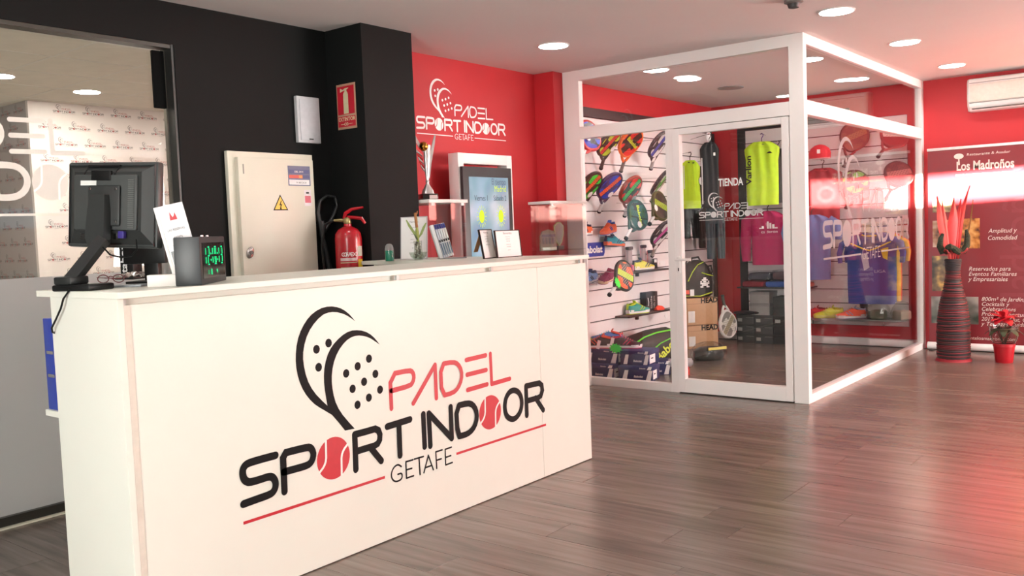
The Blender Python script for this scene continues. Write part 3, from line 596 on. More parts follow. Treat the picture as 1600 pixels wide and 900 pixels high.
part('red_emblem', MB().flat([(.030, .165), (.034, .185), (.040, .168), (.046, .172), (.05, .182), (.054, .165), (.054, .160), (.030, .160)]), REDI, t, TT @ Matrix.Translation((0, -.0058, 0)), smooth=False)
for s, z in (('LAS RESERVAS', .130), ('DEBEN', .107), ('REALIZARSE', .084), ('5 PISTAS', .040)): text('printed_line', s, .0095, GREYINK, t, TT @ Matrix.Translation((.041, -.0060, z)), align='CENTER', bold=.0002)
# LED clock
cl = at(325, 441, 'z', 1.1525)
ca = math.radians(12)
pA = at(316, 446, 'z', 1.1525); pB = at(354, 437.5, 'z', 1.1525)
ca = math.atan2(pB.y-pA.y, pB.x-pA.x); cwid = (pB-pA).length
t = thing('led_clock', 'black desk clock with green glowing digits on the counter', 'clock', (pA.x, pA.y, 1.1525), ca)
part('case', MB().box(0, cwid, 0, .09, 0, .170, .004), M((46, 49, 52), .4), t); 
part('display_glass', MB().box(.022, cwid-.022, -.0015, 0, .022, .148), M((26, 12, 14), .12), t, smooth=False)
for xx in (.3, .5): part('top_button', MB().lathe([(.006, .170), (.006, .175), (0, .176)], 12, Matrix.Translation((cwid*xx, .02, 0))), CHROME, t)
GRN = emit((30, 255, 150), 1.3, 'led_digit')
SEG = {'1': 'bc', '2': 'abged', '0': 'abcdef', '3': 'abgcd', '8': 'abcdefg', '4': 'fgbc'}
def digit(c, x, z, w, h, th):
    m = MB(); q = {'a': ((0, h), (w, h)), 'b': ((w, h), (w, h/2)), 'c': ((w, h/2), (w, 0)), 'd': ((0, 0), (w, 0)), 'e': ((0, 0), (0, h/2)), 'f': ((0, h/2), (0, h)), 'g': ((0, h/2), (w, h/2))}
    if c == '1': x -= w*.45
    for s in SEG[c]:
        (a, b_), (c_, d) = q[s]; k = .14; a2, b2, c2, d2 = a+(c_-a)*k, b_+(d-b_)*k, c_+(a-c_)*k, d+(b_-d)*k
        stroke(m, [(x+a2, z+b2), (x+c2, z+d2)], th, caps=False)
    return part('led_digit', m, GRN, t, Matrix.Translation((0, -.003, 0)), smooth=False)
x0 = cwid*.15; dw = cwid*.078
for k, c in enumerate('121013'): digit(c, x0+k*dw*1.42+(k//2)*dw*.55, .070, dw*.62, .062, .0042)
cm = MB()
for k in (1, 2):
    xx = x0+(k*2)*dw*1.42+(k-1)*dw*.55-dw*.0
    for z in (.085, .108): cm.flat([(xx+.004*math.cos(a), z+.004*math.sin(a)) for a in (0, PI/2, PI, 3*PI/2)])
part('led_colon', cm, GRN, t, Matrix.Translation((0, -.003, 0)), smooth=False)
for c, xx in (('1', .24), ('8', .36), ('4', .58)): digit(c, cwid*xx, .034, .010, .017, .003)

# ------------------------------------------------------------------ things on the right part of the counter
ZT = 1.1525
def onctr(px, py, z=ZT): return at(px, py, 'z', z)
b = onctr(609, 408)
t = thing('gel_bottle', 'small dome-topped bottle of green gel on the counter return', 'bottle', (b.x, b.y, ZT))
part('green_gel', MB().lathe([(0, .001), (.023, .001), (.025, .01), (.025, .062), (0, .063)], 24), M((22, 150, 118), .25), t); part('clear_dome', MB().lathe([(.0252, .062), (.0252, .072), (.021, .09), (.012, .10), (0, .102)], 24), glass((.9, .92, .93), haze=.35, hazec=(.85, .85, .88)), t)
part('bottle_shell', MB().lathe([(.027, 0), (.027, .064), (.0262, .064), (.0262, .002), (0, .001)], 24), CLEAR, t)
part('side_label', MB().box(-.0275, -.0268, -.012, .012, .01, .055, 0, Matrix.Rotation(math.radians(200), 4, 'Z')), WPRINT, t, smooth=False)
def framed(name, label, pxl, pxr, z, height, tilt, bcol, lines, strut=False, lean=0.0, headc=REDI):
    a, c = onctr(*pxl, z), onctr(*pxr, z); an = math.atan2(c.y-a.y, c.x-a.x); w = (c-a).length
    t = thing(name, label, 'framed notice', (a.x, a.y, z), an)
    T = Matrix.Rotation(math.radians(-tilt), 4, 'X')
    m = MB()
    for bx in ((0, .005, -.004, .006, 0, height), (w-.005, w, -.004, .006, 0, height), (.005, w-.005, -.004, .006, 0, .005), (.005, w-.005, -.004, .006, height-.005, height)): m.box(*bx)
    part('frame', m, bcol, t, T, smooth=False); part('paper', MB().box(.005, w-.005, -.001, .004, .005, height-.005), PAPER, t, T, smooth=False)
    part('backing_board', MB().box(.002, w-.002, .0062, .0085, .002, height-.002), M((150, 116, 84), .7), t, T, smooth=False)
    for s, fz, sz in lines: text('printed_line', s, sz, headc if fz > .85 else GREYINK, t, T @ Matrix.Translation((w/2, -.0015, height*fz)), align='CENTER')
    if strut: part('cardboard_strut', MB().box(w*.35, w*.65, .009, .012, 0, height*.72, 0, Matrix.Translation((0, .0, 0)) @ Matrix.Rotation(math.radians(22), 4, 'X') @ Matrix.Translation((0, math.tan(math.radians(tilt+22))*0+.09, 0))), M((150, 112, 76), .8), t, smooth=False)
    return t
NL = [('Normas', .86, .016), ('de uso de las', .74, .008), ('instalaciones', .66, .008), ('deportivas', .58, .008), ('reservar pista', .46, .008), ('en recepcion', .38, .008), ('gracias', .26, .008)]
framed('notice_frame', 'white framed notice leaning on the black column behind the plant', (626, 406), (668, 404.5), ZT, .262, 12, M((190, 190, 194), .3), NL, headc=GREYINK)
framed('notice_frame', 'narrow-looking black framed notice turned aside, left of the facing one', (756.5, 404.8), (776, 403), ZT, .165, 10, BLACKM, NL[:5], strut=True, headc=GREYINK)
framed('notice_frame', 'black framed white notice facing the room at the right end of the counter', (777.5, 403.5), (815.5, 400.5), ZT, .155, 6, BLACKM, [('Bienvenidos', .85, .017)]+NL[1:], headc=REDI)
# bamboo in a glass vase
b = onctr(654, 406)
t = thing('lucky_bamboo', 'leafy bamboo stem in a pebble-filled glass vase on the counter return', 'plant', (b.x, b.y, ZT))
part('glass_vase', MB().lathe([(.026, 0), (.034, .012), (.034, .022), (.026, .036), (.023, .08), (.025, .112), (.023, .112), (.021, .08), (.024, .036), (.031, .02), (.025, .004), (0, .004)], 24), glass((.93, .95, .93)), t)
part('glass_dish', MB().lathe([(.02, 0), (.045, .018), (.055, .045), (.052, .045), (.042, .02), (.018, .004), (0, .004)], 24), glass((.9, .93, .9)), t)
peb = [M((150, 142, 126), .6), M((110, 100, 88), .6), M((186, 178, 160), .6)]
for k in range(26):
    z = .012+k*.0036; r = .022 if z < .04 else .014; a = k*2.4
    part('pebble', MB().ball((r*.75*math.cos(a), r*.75*math.sin(a), z), (.009, .008, .0065), 8, 6), peb[k % 3], t)
part('stem', MB().tube([(0, 0, .09), (.002, 0, .16), (-.004, 0, .2), (-.002, 0, .24), (-.008, 0, .268)], [.008, .008, .0075, .006, .004], 10), M((168, 176, 92), .5), t)
part('woody_tip', MB().tube([(-.002, 0, .19), (-.008, 0, .235), (-.012, 0, .275)], [.0085, .008, .007], 10).tube([(-.010, 0, .262), (.004, 0, .272), (.008, 0, .285)], [.006, .004, .003], 8), M((160, 106, 60), .6), t)
def leaf(path, w, m, par, name='leaf'):
    P = [Vector(p) for p in path]; n = len(P); rings = []
    for i, p in enumerate(P):
        f = math.sin(PI*min(.98, (i+.35)/(n-.2)))*w
        s_ = Vector((.75, -.6, 0)); rings.append([p-s_*f, p+Vector((0, 0, .0006+f*.15)), p+s_*f, p-Vector((0, 0, .0006-f*.1))])
    return part(name, MB().loft(rings), m, par)
lg = M((142, 160, 96), .5)
leaf([(-.002, 0, .12), (-.022, .01, .165), (-.042, .02, .20), (-.056, .03, .235)], .010, lg, t); leaf([(0, 0, .12), (.02, -.01, .15), (.036, -.02, .19), (.05, -.025, .215)], .009, lg, t); leaf([(0, 0, .11), (-.02, -.01, .13), (-.035, -.01, .15)], .007, M((100, 110, 80), .5), t)
leaf([(.002, 0, .13), (.004, .01, .16), (.008, .01, .195)], .011, lg, t)
# brochure holder
b0 = onctr(694, 404.5); b1_ = onctr(714, 403)
t = thing('brochure_rack', 'tilted clear rack with a fan of blue-topped leaflets on the counter return', 'brochures', (b0.x, b0.y, ZT), math.radians(-35))
T = Matrix.Rotation(math.radians(-14), 4, 'Y') @ Matrix.Rotation(math.radians(-6), 4, 'X')
part('rack_base', MB().box(-.03, .13, -.03, .05, 0, .005, .002), M((120, 120, 120), .3), t)
part('rack_side', MB().box(-.024, -.004, -.012, .03, .005, .21, .002), M((216, 220, 222), .3), t, T)
for k in range(5):
    x = .0+k*.0135
    l_ = part('leaflet', MB().box(x, x+.011, -.008+k*.002, .026, .006, .208-k*.001), M((190+k*6, 196+k*4, 206), .35), t, T, smooth=False)
    part('blue_header', MB().box(x, x+.011, -.0088+k*.002, -.0082+k*.002, .178-k*.001, .206-k*.001), M((40, 40, 110), .4), l_, smooth=False)
    part('photo_strip', MB().box(x+.003, x+.009, -.0088+k*.002, -.0082+k*.002, .02, .09), M((60, 84, 110), .4), l_, smooth=False)
    part('dark_motif', MB().box(x+.002, x+.010, -.0089+k*.002, -.0083+k*.002, .098, .112), INK, l_, smooth=False)

# ------------------------------------------------------------------ black wall fittings
t = thing('electrical_cabinet', 'cream metal electrical cabinet with warning triangle on the black wall', 'cabinet', (3.312, 4.418, .62))
x0, x1, z0, z1 = -.302, .300, 0.0, 1.192
part('housing', MB().box(x0, x1, -.03, 0, z0, z1, .003), CREAM, t); dd = part('door', MB().box(x0+.045, x1-.022, -.062, -.031, z0+.04, z1-.035, .004), CREAM, t)
part('hinge_mark', MB().box(x0+.075, x0+.082, -.0635, -.062, z1-.13, z1-.075), M((150, 146, 134), .4), dd, smooth=False)
lk = part('lock', MB().lathe([(.03, 0), (.03, .008), (.022, .012), (0, .012)], 20, Matrix.Translation((x0+.09, -.062, .615)) @ Matrix.Rotation(math.radians(25), 4, 'Y') @ Matrix.Diagonal((.75, 1, 1.15, 1)) @ Matrix.Rotation(PI/2, 4, 'X')), CHROME, dd)
part('key_slot', MB().lathe([(.011, 0), (.011, .006), (0, .006)], 16, Matrix.Translation((x0+.092, -.074, .615)) @ Matrix.Rotation(PI/2, 4, 'X')), M((70, 66, 60), .4), dd)
yf = -.0626
def tri(s): return [(s*math.cos(a), s*math.sin(a)) for a in (PI/2, PI*7/6, PI*11/6)]
wc = (.02, 0.885); TT = Matrix.Translation((wc[0], yf-.0004, wc[1]))
part('warning_triangle', MB().flat(tri(.062)), INK, dd, TT, smooth=False); part('yellow_field', MB().flat(tri(.050)), M((245, 196, 40), .4), dd, Matrix.Translation((wc[0], yf-.0010, wc[1])), smooth=False)
part('lightning_bolt', MB().flat([(.004, .03), (-.010, .002), (0, .004), (-.004, -.014), (-.009, -.012), (.001, -.026), (.006, -.010), (.001, -.012), (.010, .010), (-.001, .008), (.009, .03)]), INK, dd, Matrix.Translation((wc[0], yf-.0016, wc[1]-.004)), smooth=False)
def stick(name, x, z, w, h, m, par=None, dy=0.0): return part(name, MB().box(x, x+w, yf-.0008-dy, yf-.0002-dy, z, z+h), m, par or dd, smooth=False)
stick('sticker', .085, 1.00, .165, .118, M((70, 84, 120), .4)); stick('blue_stripe', .092, 1.072, .15, .024, M((30, 52, 112), .4), dy=.0006); stick('red_stripe', .092, 1.044, .10, .02, M((210, 70, 50), .4), dy=.0006)
stick('blue_stripe', .195, 1.044, .048, .02, M((30, 52, 112), .4), dy=.0006); stick('white_box', .092, 1.006, .15, .03, PAPER, dy=.0006); stick('orange_dot', .165, 1.046, .024, .016, M((250, 150, 60), .4), dy=.0010)
text('sticker_line', 'DEL 24 H', .016, WPRINT, dd, Matrix.Translation((.165, yf-.0022, 1.078)), align='CENTER'); text('sticker_line', '91 600 24 24', .014, INK, dd, Matrix.Translation((.180, yf-.0022, 1.014)), align='CENTER')
stick('sticker', .198, .88, .052, .095, M((230, 222, 224), .4)); stick('red_square', .202, .898, .044, .042, M((196, 60, 84), .4), dy=.0006); stick('black_mark', .212, .953, .022, .010, INK, dy=.0006)
t = thing('wall_box', 'small blank grey-white cover plate on the black wall above the cabinet', 'cover plate', (3.607, 4.4195, 1.885))
part('housing', MB().box(-.088, .086, -.028, 0, 0, .28, .004), M((196, 198, 202), .4), t); part('cover', MB().box(-.072, .072, -.034, -.0285, .014, .262, .003), M((190, 192, 198), .4), t); part('latch', MB().box(-.01, .02, -.037, -.034, .02, .026), GREYP, t)
# extinguisher sign on the column side (plane x = 3.788, faces -x)
TS = frame((3.787, 4.333, 1.968), (0, -1, 0), (0, 0, 1))
t = thing('extinguisher_sign', 'red EXTINTOR sign with a pale extinguisher symbol on the black column', 'sign', MW=TS)
PALE = M((206, 196, 160), .5); SR = M((186, 22, 44), .5)
part('plate', MB().box(0, .172, -.003, 0, 0, .276, .001), M((176, 140, 116), .5), t); part('red_field', MB().box(.008, .160, -.0036, -.003, .090, .262), SR, t, smooth=False); part('red_field', MB().box(.006, .164, -.0036, -.003, .014, .078), SR, t, smooth=False)
ex = [(.062, .094), (.106, .094), (.106, .210), (.102, .222), (.094, .230), (.094, .240), (.112, .246), (.112, .251), (.088, .248), (.076, .248), (.060, .240), (.036, .252), (.034, .226), (.060, .232), (.078, .236), (.076, .230), (.066, .222), (.062, .210)]
part('extinguisher_symbol', MB().flat(ex), PALE, t, Matrix.Translation((0, -.0042, 0)), smooth=False); text('sign_text', 'EXTINTOR', .032, PALE, t, Matrix.Translation((.086, -.0042, .050)), align='CENTER', width=.15, bold=.0008)
text('sign_text', 'CO', .024, PALE, t, Matrix.Translation((.080, -.0042, .022)), align='CENTER', bold=.001); part('arrow_line', MB().box(.03, .062, -.0044, -.0040, .029, .032).box(.104, .136, -.0044, -.0040, .029, .032), PALE, t, smooth=False)
# fire extinguisher hung on the column side
ec = at(545.5, 400, 'x', 3.69)
t = thing('fire_extinguisher', 'red fire extinguisher hanging on the black column behind the counter', 'extinguisher', (3.69, ec.y, .86))
ER = M((188, 26, 40), .25, coat=.4)
part('cylinder', MB().lathe([(.05, 0), (.078, .006), (.082, .02), (.082, .43), (.078, .462), (.062, .488), (.036, .502), (.024, .508), (.024, .522), (0, .522)], 32), ER, t)
part('valve', MB().lathe([(.02, .52), (.024, .53), (.022, .55), (.012, .562), (0, .562)], 16).tube([(0, 0, .542), (-.03, .03, .545), (-.06, .055, .545)], [.012, .011, .008], 8), M((176, 160, 110), .3, .7), t)
D = Vector((.5, -.86, 0))
def dp_(s, z): return (D.x*s, D.y*s, z)
part('squeeze_handle', MB().tube([dp_(-.02, .555), dp_(-.01, .585), dp_(.03, .61), dp_(.105, .618)], [.011, .012, .010, .006], 8), ER, t); part('carry_handle', MB().tube([dp_(0, .562), dp_(.05, .558), dp_(.09, .552), dp_(.112, .52)], [.011, .011, .011, .008], 8), ER, t)
part('hose', MB().tube([(-.06, .055, .545), (-.10, .09, .525), (-.115, .11, .40), (-.11, .1, .2)], .008, 8), BLACKM, t)
part('wall_bracket', MB().box(.082, .097, -.03, .03, .30, .36), BLACKM, t, smooth=False)
def wrap(name, a0, a1, z0, z1, m, par):
    r = .0828; pts = [math.radians(a0+(a1-a0)*k/10) for k in range(11)]; mb_ = MB(); R0 = [mb_.b.verts.new((r*math.cos(a), r*math.sin(a), z0)) for a in pts]; R1 = [mb_.b.verts.new((r*math.cos(a), r*math.sin(a), z1)) for a in pts]
    for k in range(10): mb_.b.faces.new((R0[k], R0[k+1], R1[k+1], R1[k]))
    return part(name, mb_, m, par)
wrap('white_label', 268, 300, .325, .385, M((205, 205, 190), .5), t); wrap('yellow_label', 268, 300, .215, .305, M((226, 196, 50), .5), t); 
for z in (.285, .255, .245, .228): wrap('printed_line', 190, 262, z, z+.006, PALE, t)
wrap('printed_line', 190, 262, .298, .316, M((232, 200, 200), .5), t)
for k, c in enumerate('COFAEX'):
    a = math.radians(196+k*9.5); text('letter', c, .034, M((240, 225, 225), .5), t, frame((.0832*math.cos(a), .0832*math.sin(a), .326), (-math.sin(a), math.cos(a), 0), (0, 0, 1)), bold=.0008)
t = thing('black_hose', 'black looped hose hanging in the dark corner left of the extinguisher', 'hose', (3.66, 4.38, .9))
base = Vector((3.66, 4.38, .9))
part('hose_loop', MB().tube([at(px, py, 'y', 4.385)-base for px, py in ((517, 428), (511, 400), (505, 375), (500, 350), (496, 332), (500, 314), (511, 306), (523, 308), (527, 320), (522, 335), (514, 350), (506, 363))], [.016]*5+[.010]*7, 10), M((40, 41, 42), .4), t)
part('hose_cuff', MB().tube([at(px, py, 'y', 4.383)-base for px, py in ((501, 345), (505, 362))], .021, 12), M((46, 47, 48), .4), t)

# ------------------------------------------------------------------ red wall: logo, totem, glass display cases, trophy
t = thing('wall_logo', 'white padel club logo on the red wall above the trophy', 'logo', (4.655, 4.497, 2.02))
logo(t, Matrix.Identity(4), 1.012, WPRINT, WPRINT, REDW)
t = thing('screen_totem', 'tall white framed stand with a black weather screen against the red wall', 'screen', (5.17, 4.30, 0))
m = MB(); 
for bx in ((-.312, -.250, 0, .093, 0, 1.876), (.248, .310, 0, .093, 0, 1.876), (-.250, .248, 0, .093, 1.800, 1.876), (-.25, .248, 0, .093, 0, .09)): m.box(*bx, .001)
part('stand_frame', m, FRAMEW, t)
sc = part('display', MB().box(-.300, .260, -.030, -.002, .55, 1.777, .004), M((52, 53, 55), .4), t)
SCR = bpy.data.materials.new('weather_screen'); SCR.use_nodes = True
N = SCR.node_tree.nodes; L = SCR.node_tree.links; tc = N.new('ShaderNodeTexCoord'); nz = N.new('ShaderNodeTexNoise'); nz.inputs['Scale'].default_value = 3.2; L.new(tc.outputs['Object'], nz.inputs[0])
cr = N.new('ShaderNodeValToRGB'); cr.color_ramp.elements[0].position = .35; cr.color_ramp.elements[0].color = lin((112, 142, 176))+(1,); cr.color_ramp.elements[1].position = .65; cr.color_ramp.elements[1].color = lin((176, 196, 220))+(1,)
q = cr.color_ramp.elements.new(.5); q.color = lin((136, 172, 184))+(1,); L.new(nz.outputs['Fac'], cr.inputs[0]); B = N['Principled BSDF']; L.new(cr.outputs[0], B.inputs['Emission Color']); B.inputs['Emission Strength'].default_value = .55; B.inputs['Base Color'].default_value = (.02, .02, .03, 1); B.inputs['Roughness'].default_value = .15
part('screen_image', MB().box(-.237, .214, -.032, -.0305, .62, 1.703), SCR, t, smooth=False)
TT = lambda x, z: Matrix.Translation((x, -.034, z))
DG = M((52, 66, 92), .5); YG = emit((205, 220, 60), .75, 'screen_yellow')
text('screen_text', 'El tiempo', .066, DG, t, TT(.185, 1.650), align='RIGHT', width=.165); text('screen_text', 'Madrid', .066, YG, t, TT(.185, 1.597), align='RIGHT', width=.135)
DKI = M((22, 30, 46), .5)
text('screen_text', 'Viernes 1', .058, DKI, t, TT(-.188, 1.530), width=.150); text('screen_text', 'Sábado 2', .058, DKI, t, TT(.031, 1.530), width=.150)
for xx in (-.112, .112):
    m = MB(); m.flat([(.030*math.cos(a*PI/12), .048*math.sin(a*PI/12)) for a in range(24)])
    for k in range(16):
        a = k*PI/8; stroke(m, [(.038*math.cos(a), .058*math.sin(a)), (.056*math.cos(a), .082*math.sin(a))], .004, caps=False)
    part('sun_symbol', m, YG, t, TT(xx, 1.415), smooth=False)
def display_case(label, x0, x1, y0, y1, zt, extra):
    t = thing('display_case', label, 'display case', ((x0+x1)/2, (y0+y1)/2, 0)); w = (x1-x0)/2; d = (y1-y0)/2
    part('top_board', MB().box(-w, w, -d, d, zt-.022, zt, .001), WHITE, t); part('base_cabinet', MB().box(-w+.01, w-.01, -d+.01, d-.01, 0, .95), WHITE, t, smooth=False)
    for a in ((-w+.012, w-.012, -d+.012, -d+.018), (-w+.012, w-.012, d-.018, d-.012), (-w+.012, -w+.018, -d+.018, d-.018), (w-.018, w-.012, -d+.018, d-.018)): part('glass_side', MB().box(*a, .95, zt-.0225), CLEAR, t, smooth=False)
    for sx in (-1, 1): part('glass_clip', MB().box(sx*(w-.045)-.015, sx*(w-.045)+.015, -d+.008, -d+.022, zt-.040, zt-.0225, .001), FRAMEW, t)
    part('glass_shelf', MB().box(-w+.02, w-.02, -d+.02, d-.02, 1.13, 1.136), CLEAR, t, smooth=False)
    return t
display_case('left glass display case with white top carrying the trophy', 4.245, 4.625, 4.02, 4.47, 1.525, 0)
display_case('right glass display case with white top beside the shop frame', 5.665, 6.19, 4.085, 4.298, 1.522, 0)
# trophy
p = at(669, 309, 'z', 1.5275)
p = at(669, 309, 'y', 4.20)
t = thing('trophy', 'silver and red winged trophy with a golden ball on the left display case', 'trophy', (p.x, 4.20, 1.5255), math.radians(-25))
SILVER = M((236, 232, 232), .2, .65)
part('plinth', MB().box(-.055, .055, -.045, .045, 0, .045, .002), M((30, 26, 26), .2), t); part('name_plate', MB().box(-.008, .048, -.0465, -.0455, .010, .036), SILVER, t)
part('foot', MB().loft([[(a*math.cos(k*PI/6)*w_, b_*math.sin(k*PI/6)*1.0, z) for k in range(12)] for z, w_, a, b_ in ((.045, 1, .046, .034), (.07, 1, .040, .026), (.095, 1, .022, .016), (.118, 1, .010, .010), (.128, 1, .015, .014), (.14, 1, .010, .010))]), SILVER, t)
part('column', MB().loft([[(cx+a*math.cos(k*PI/6), b_*math.sin(k*PI/6), z) for k in range(12)] for z, cx, a, b_ in ((.138, 0, .010, .01), (.20, .0, .017, .014), (.27, .002, .022, .015), (.34, .006, .026, .014), (.372, .008, .028, .012))]), SILVER, t)
part('right_wing', MB().loft([[(x-.006, -.006, z), (x+w_, -.008, z), (x+w_, .008, z), (x-.006, .006, z)] for x, w_, z in ((.010, .006, .15), (.022, .010, .25), (.036, .014, .33), (.05, .012, .38), (.070, .002, .44))]), SILVER, t)
part('left_wing', MB().loft([[(x-w_, -.006, z), (x+.006, -.008, z), (x+.006, .008, z), (x-w_, .006, z)] for x, w_, z in ((-.016, .006, .325), (-.040, .014, .36), (-.062, .018, .40), (-.085, .002, .445))]), SILVER, t)
for k in range(5): part('ribbon_blade', MB().loft([[(-.070+k*.008, -.004, .325-k*.026), (-.028+k*.004, -.005, .300-k*.026), (-.028+k*.004, .004, .292-k*.026), (-.066+k*.008, .004, .316-k*.026)], [(-.078+k*.008, -.004, .342-k*.026), (-.072+k*.008, -.004, .345-k*.026), (-.072+k*.008, .004, .345-k*.026), (-.078+k*.008, .004, .342-k*.026)]]), M((200, 60, 66), .3, .5) if k % 2 else SILVER, t)
part('golden_ball', MB().ball((-.018, 0, .362), .033, 20, 14), GOLD, t)
# awards inside the right case
t = thing('curved_award', 'clear arched award plaque with dark bars inside the right display case', 'award', (5.76, 4.185, 1.137), math.radians(-12))
CLR2 = glass((.75, .80, .72), haze=.30, hazec=(.7, .72, .6))
part('arched_plate', MB().prism([(-.085, 0), (.085, 0), (.085, .115), (.06, .15), (.0, .165), (-.06, .15), (-.085, .115)], -.006, .006), CLR2, t); part('plinth', MB().box(-.075, .075, -.02, .02, 0, .024, .002), M((210, 214, 200), .3), t)
for k in range(4): part('dark_bar', MB().box(-.065+k*.034, -.045+k*.034, -.008, -.0065, .05, .10), M((60, 60, 70), .4), t)
part('dark_line', MB().box(-.07, .07, -.008, -.0065, .105, .125), M((50, 50, 70), .4), t)
t = thing('shield_award', 'clear shield-shaped award standing in the right display case', 'award', (5.915, 4.19, 1.137), math.radians(8))
part('shield_rim', MB().tube([(-.075, 0, .19), (-.02, 0, .215), (.035, 0, .215), (.085, 0, .185), (.075, 0, .12), (.045, 0, .06), (.0, 0, .03), (-.045, 0, .07), (-.07, 0, .13)], .006, 8, closed=True), M((170, 180, 120), .3, .3), t); part('shield_plate', MB().prism([(-.075, .19), (-.02, .215), (.035, .215), (.085, .185), (.075, .12), (.045, .06), (.0, .03), (-.045, .07), (-.07, .13)], -.004, .004), CLR2, t)
part('plinth', MB().box(-.05, .05, -.02, .02, 0, .03, .002), M((40, 36, 34), .3), t)
t = thing('small_cups', 'pale small cup inside the left display case behind the leaflets', 'cup', (4.37, 4.24, 1.137))
part('cup_bowl', MB().lathe([(0, .05), (.008, .055), (.028, .11), (.036, .17), (.033, .17), (.024, .11), (0, .07)], 20), M((226, 214, 190), .3, .4), t); part('cup_stem', MB().lathe([(.03, .0), (.03, .02), (.01, .03), (.008, .055), (0, .055)], 16), M((60, 44, 40), .3), t)

# ------------------------------------------------------------------ air conditioner
t = thing('air_conditioner', 'white wall air conditioner high on the far red wall', 'air conditioner', (9.378, 1.44, 2.24))
T = Matrix.Rotation(-PI/2, 4, 'Z')   # local x -> -y, local -y -> -x
prof = [(0, 0), (-.14, .0), (-.185, .045), (-.200, .12), (-.195, .25), (-.17, .285), (-.12, .297), (0, .297)]
m = MB(); m.loft([[(x, y, z) for y, z in prof] for x in (-.405, .42)])
part('casing', m, FRAMEW, t, T)
part('end_cap', MB().loft([[(x, y*s, z) for y, z in prof] for x, s in ((-.422, .9), (-.4055, 1.0))]), M((226, 222, 216), .4), t, T)
part('front_panel', MB().box(-.398, .41, -.204, -.196, .075, .235, .003), M((232, 226, 214), .35), t, T); part('air_flap', MB().box(-.38, .40, -.194, -.150, .012, .018, .002, Matrix.Identity(4)), M((90, 86, 84), .4), t, T)
part('grille_line', MB().box(-.398, .41, -.199, -.194, .245, .250).box(-.398, .41, -.197, -.19, .066, .071), M((150, 146, 140), .4), t, T)

# ------------------------------------------------------------------ roll-up banner
BX = 9.285
def bt(px, py): return at(px, py, 'x', BX-.004)
TB = frame((BX, 2.225, .0), (0, -1, 0), (0, 0, 1))
t = thing('rollup_banner', 'dark red roll-up restaurant banner standing against the far wall', 'banner', MW=TB)
BR = bpy.data.materials.new('banner_film'); BR.use_nodes = True; N = BR.node_tree.nodes; L = BR.node_tree.links; B = N['Principled BSDF']; tc = N.new('ShaderNodeTexCoord'); nz = N.new('ShaderNodeTexNoise'); nz.inputs['Scale'].default_value = 1.5; L.new(tc.outputs['Object'], nz.inputs[0])
cr = N.new('ShaderNodeValToRGB'); cr.color_ramp.elements[0].color = lin((118, 34, 42))+(1,); cr.color_ramp.elements[1].color = lin((142, 36, 46))+(1,); L.new(nz.outputs['Fac'], cr.inputs[0]); L.new(cr.outputs[0], B.inputs['Base Color']); B.inputs['Roughness'].default_value = .35
film = part('printed_sheet', MB().box(0, .965, -.0015, .0, .06, 1.918), BR, t, smooth=False)
part('top_rail', MB().box(-.004, .969, -.010, .008, 1.905, 1.93, .002), FRAMEW, t); part('base_cassette', MB().tube([(-.012, 0, .040), (.977, 0, .040)], .036, 12), FRAMEW, t)
part('base_foot', MB().box(.02, .06, -.10, .06, .0, .010, .003).box(.90, .94, -.10, .06, .0, .010, .003), M((40, 38, 38), .4), t)
TBi = TB.inverted()
CRW = M((236, 226, 216), .5, var=.01)
def btext(s, px, py, h, width=None, shear=.25, m=CRW, name='banner_text', dy=.0025, bold=0.0):
    v = TBi @ bt(px, py); return text(name, s, h, m, film, Matrix.Translation((v.x, -dy, v.z)), shear=shear, width=width, bold=bold)
def bw(x0, x1, y): return abs((TBi @ bt(x1, y)).x-(TBi @ bt(x0, y)).x)
text('faint_lettering', 'Madroños', .42, M((136, 44, 54), .4), film, Matrix.Translation((.90, -.0018, .30)) @ Matrix.Rotation(-PI/2, 4, 'Y'), width=1.45)
btext('Restaurante & Asador', 1510, 243.5, .035, bw(1510, 1578, 245), .1); btext('Los Madroños', 1494, 266.5, .115, bw(1494, 1584, 268), .0, bold=.003)
btext('BODAS · BAUTIZOS · COMUNIONES · EVENTOS', 1493, 275.5, .022, bw(1493, 1584, 275), 0)
v = TBi @ bt(1498, 248)
part('tree_emblem', MB().flat([(v.x+.042*math.cos(a*PI/10), v.z+.022+.026*math.sin(a*PI/10)) for a in range(20)]).flat([(v.x-.008, v.z-.06), (v.x+.010, v.z-.06), (v.x+.006, v.z), (v.x-.005, v.z)]), CRW, film, Matrix.Translation((0, -.0025, 0)), smooth=False)
btext('Amplitud y', 1544, 364, .058, bw(1544, 1589, 364)); btext('Comodidad', 1542.5, 375, .058, bw(1542, 1588, 374))
btext('Reservados para', 1513, 423, .055, bw(1513, 1578, 423)); btext('Eventos Familiares', 1513, 431, .055, bw(1513, 1588, 431)); btext('y Empresariales', 1513, 439, .055, bw(1513, 1575, 439))
for s, y, x1 in (('800m² de Jardín,', 470, 1600), ('Cocktails y', 477.7, 1576), ('Celebraciones', 485.5, 1586), ('Próxima apertura', 493.3, 1606), ('2017. Chill Out, Copas', 501, 1622), ('y Terrazas Cuidadas', 508.5, 1616)): btext(s, 1533, y, .052, bw(1533, x1, y))
btext('www.restaurantelosmadronos.com', 1470, 528.5, .045, None, 0); btext('Boadilla (Madrid) Ctra. de las Fresas y Segunda, 25', 1465, 537.5, .03, None, 0)
def pic(x0, y0, x1, y1, cols, sc=9):
    a = TBi @ bt(x0, y0); c = TBi @ bt(x1, y1); part('photo_print', MB().box(a.x, c.x, -.0022, -.0016, c.z, a.z), grad_mat(*cols, sc), film, smooth=False)
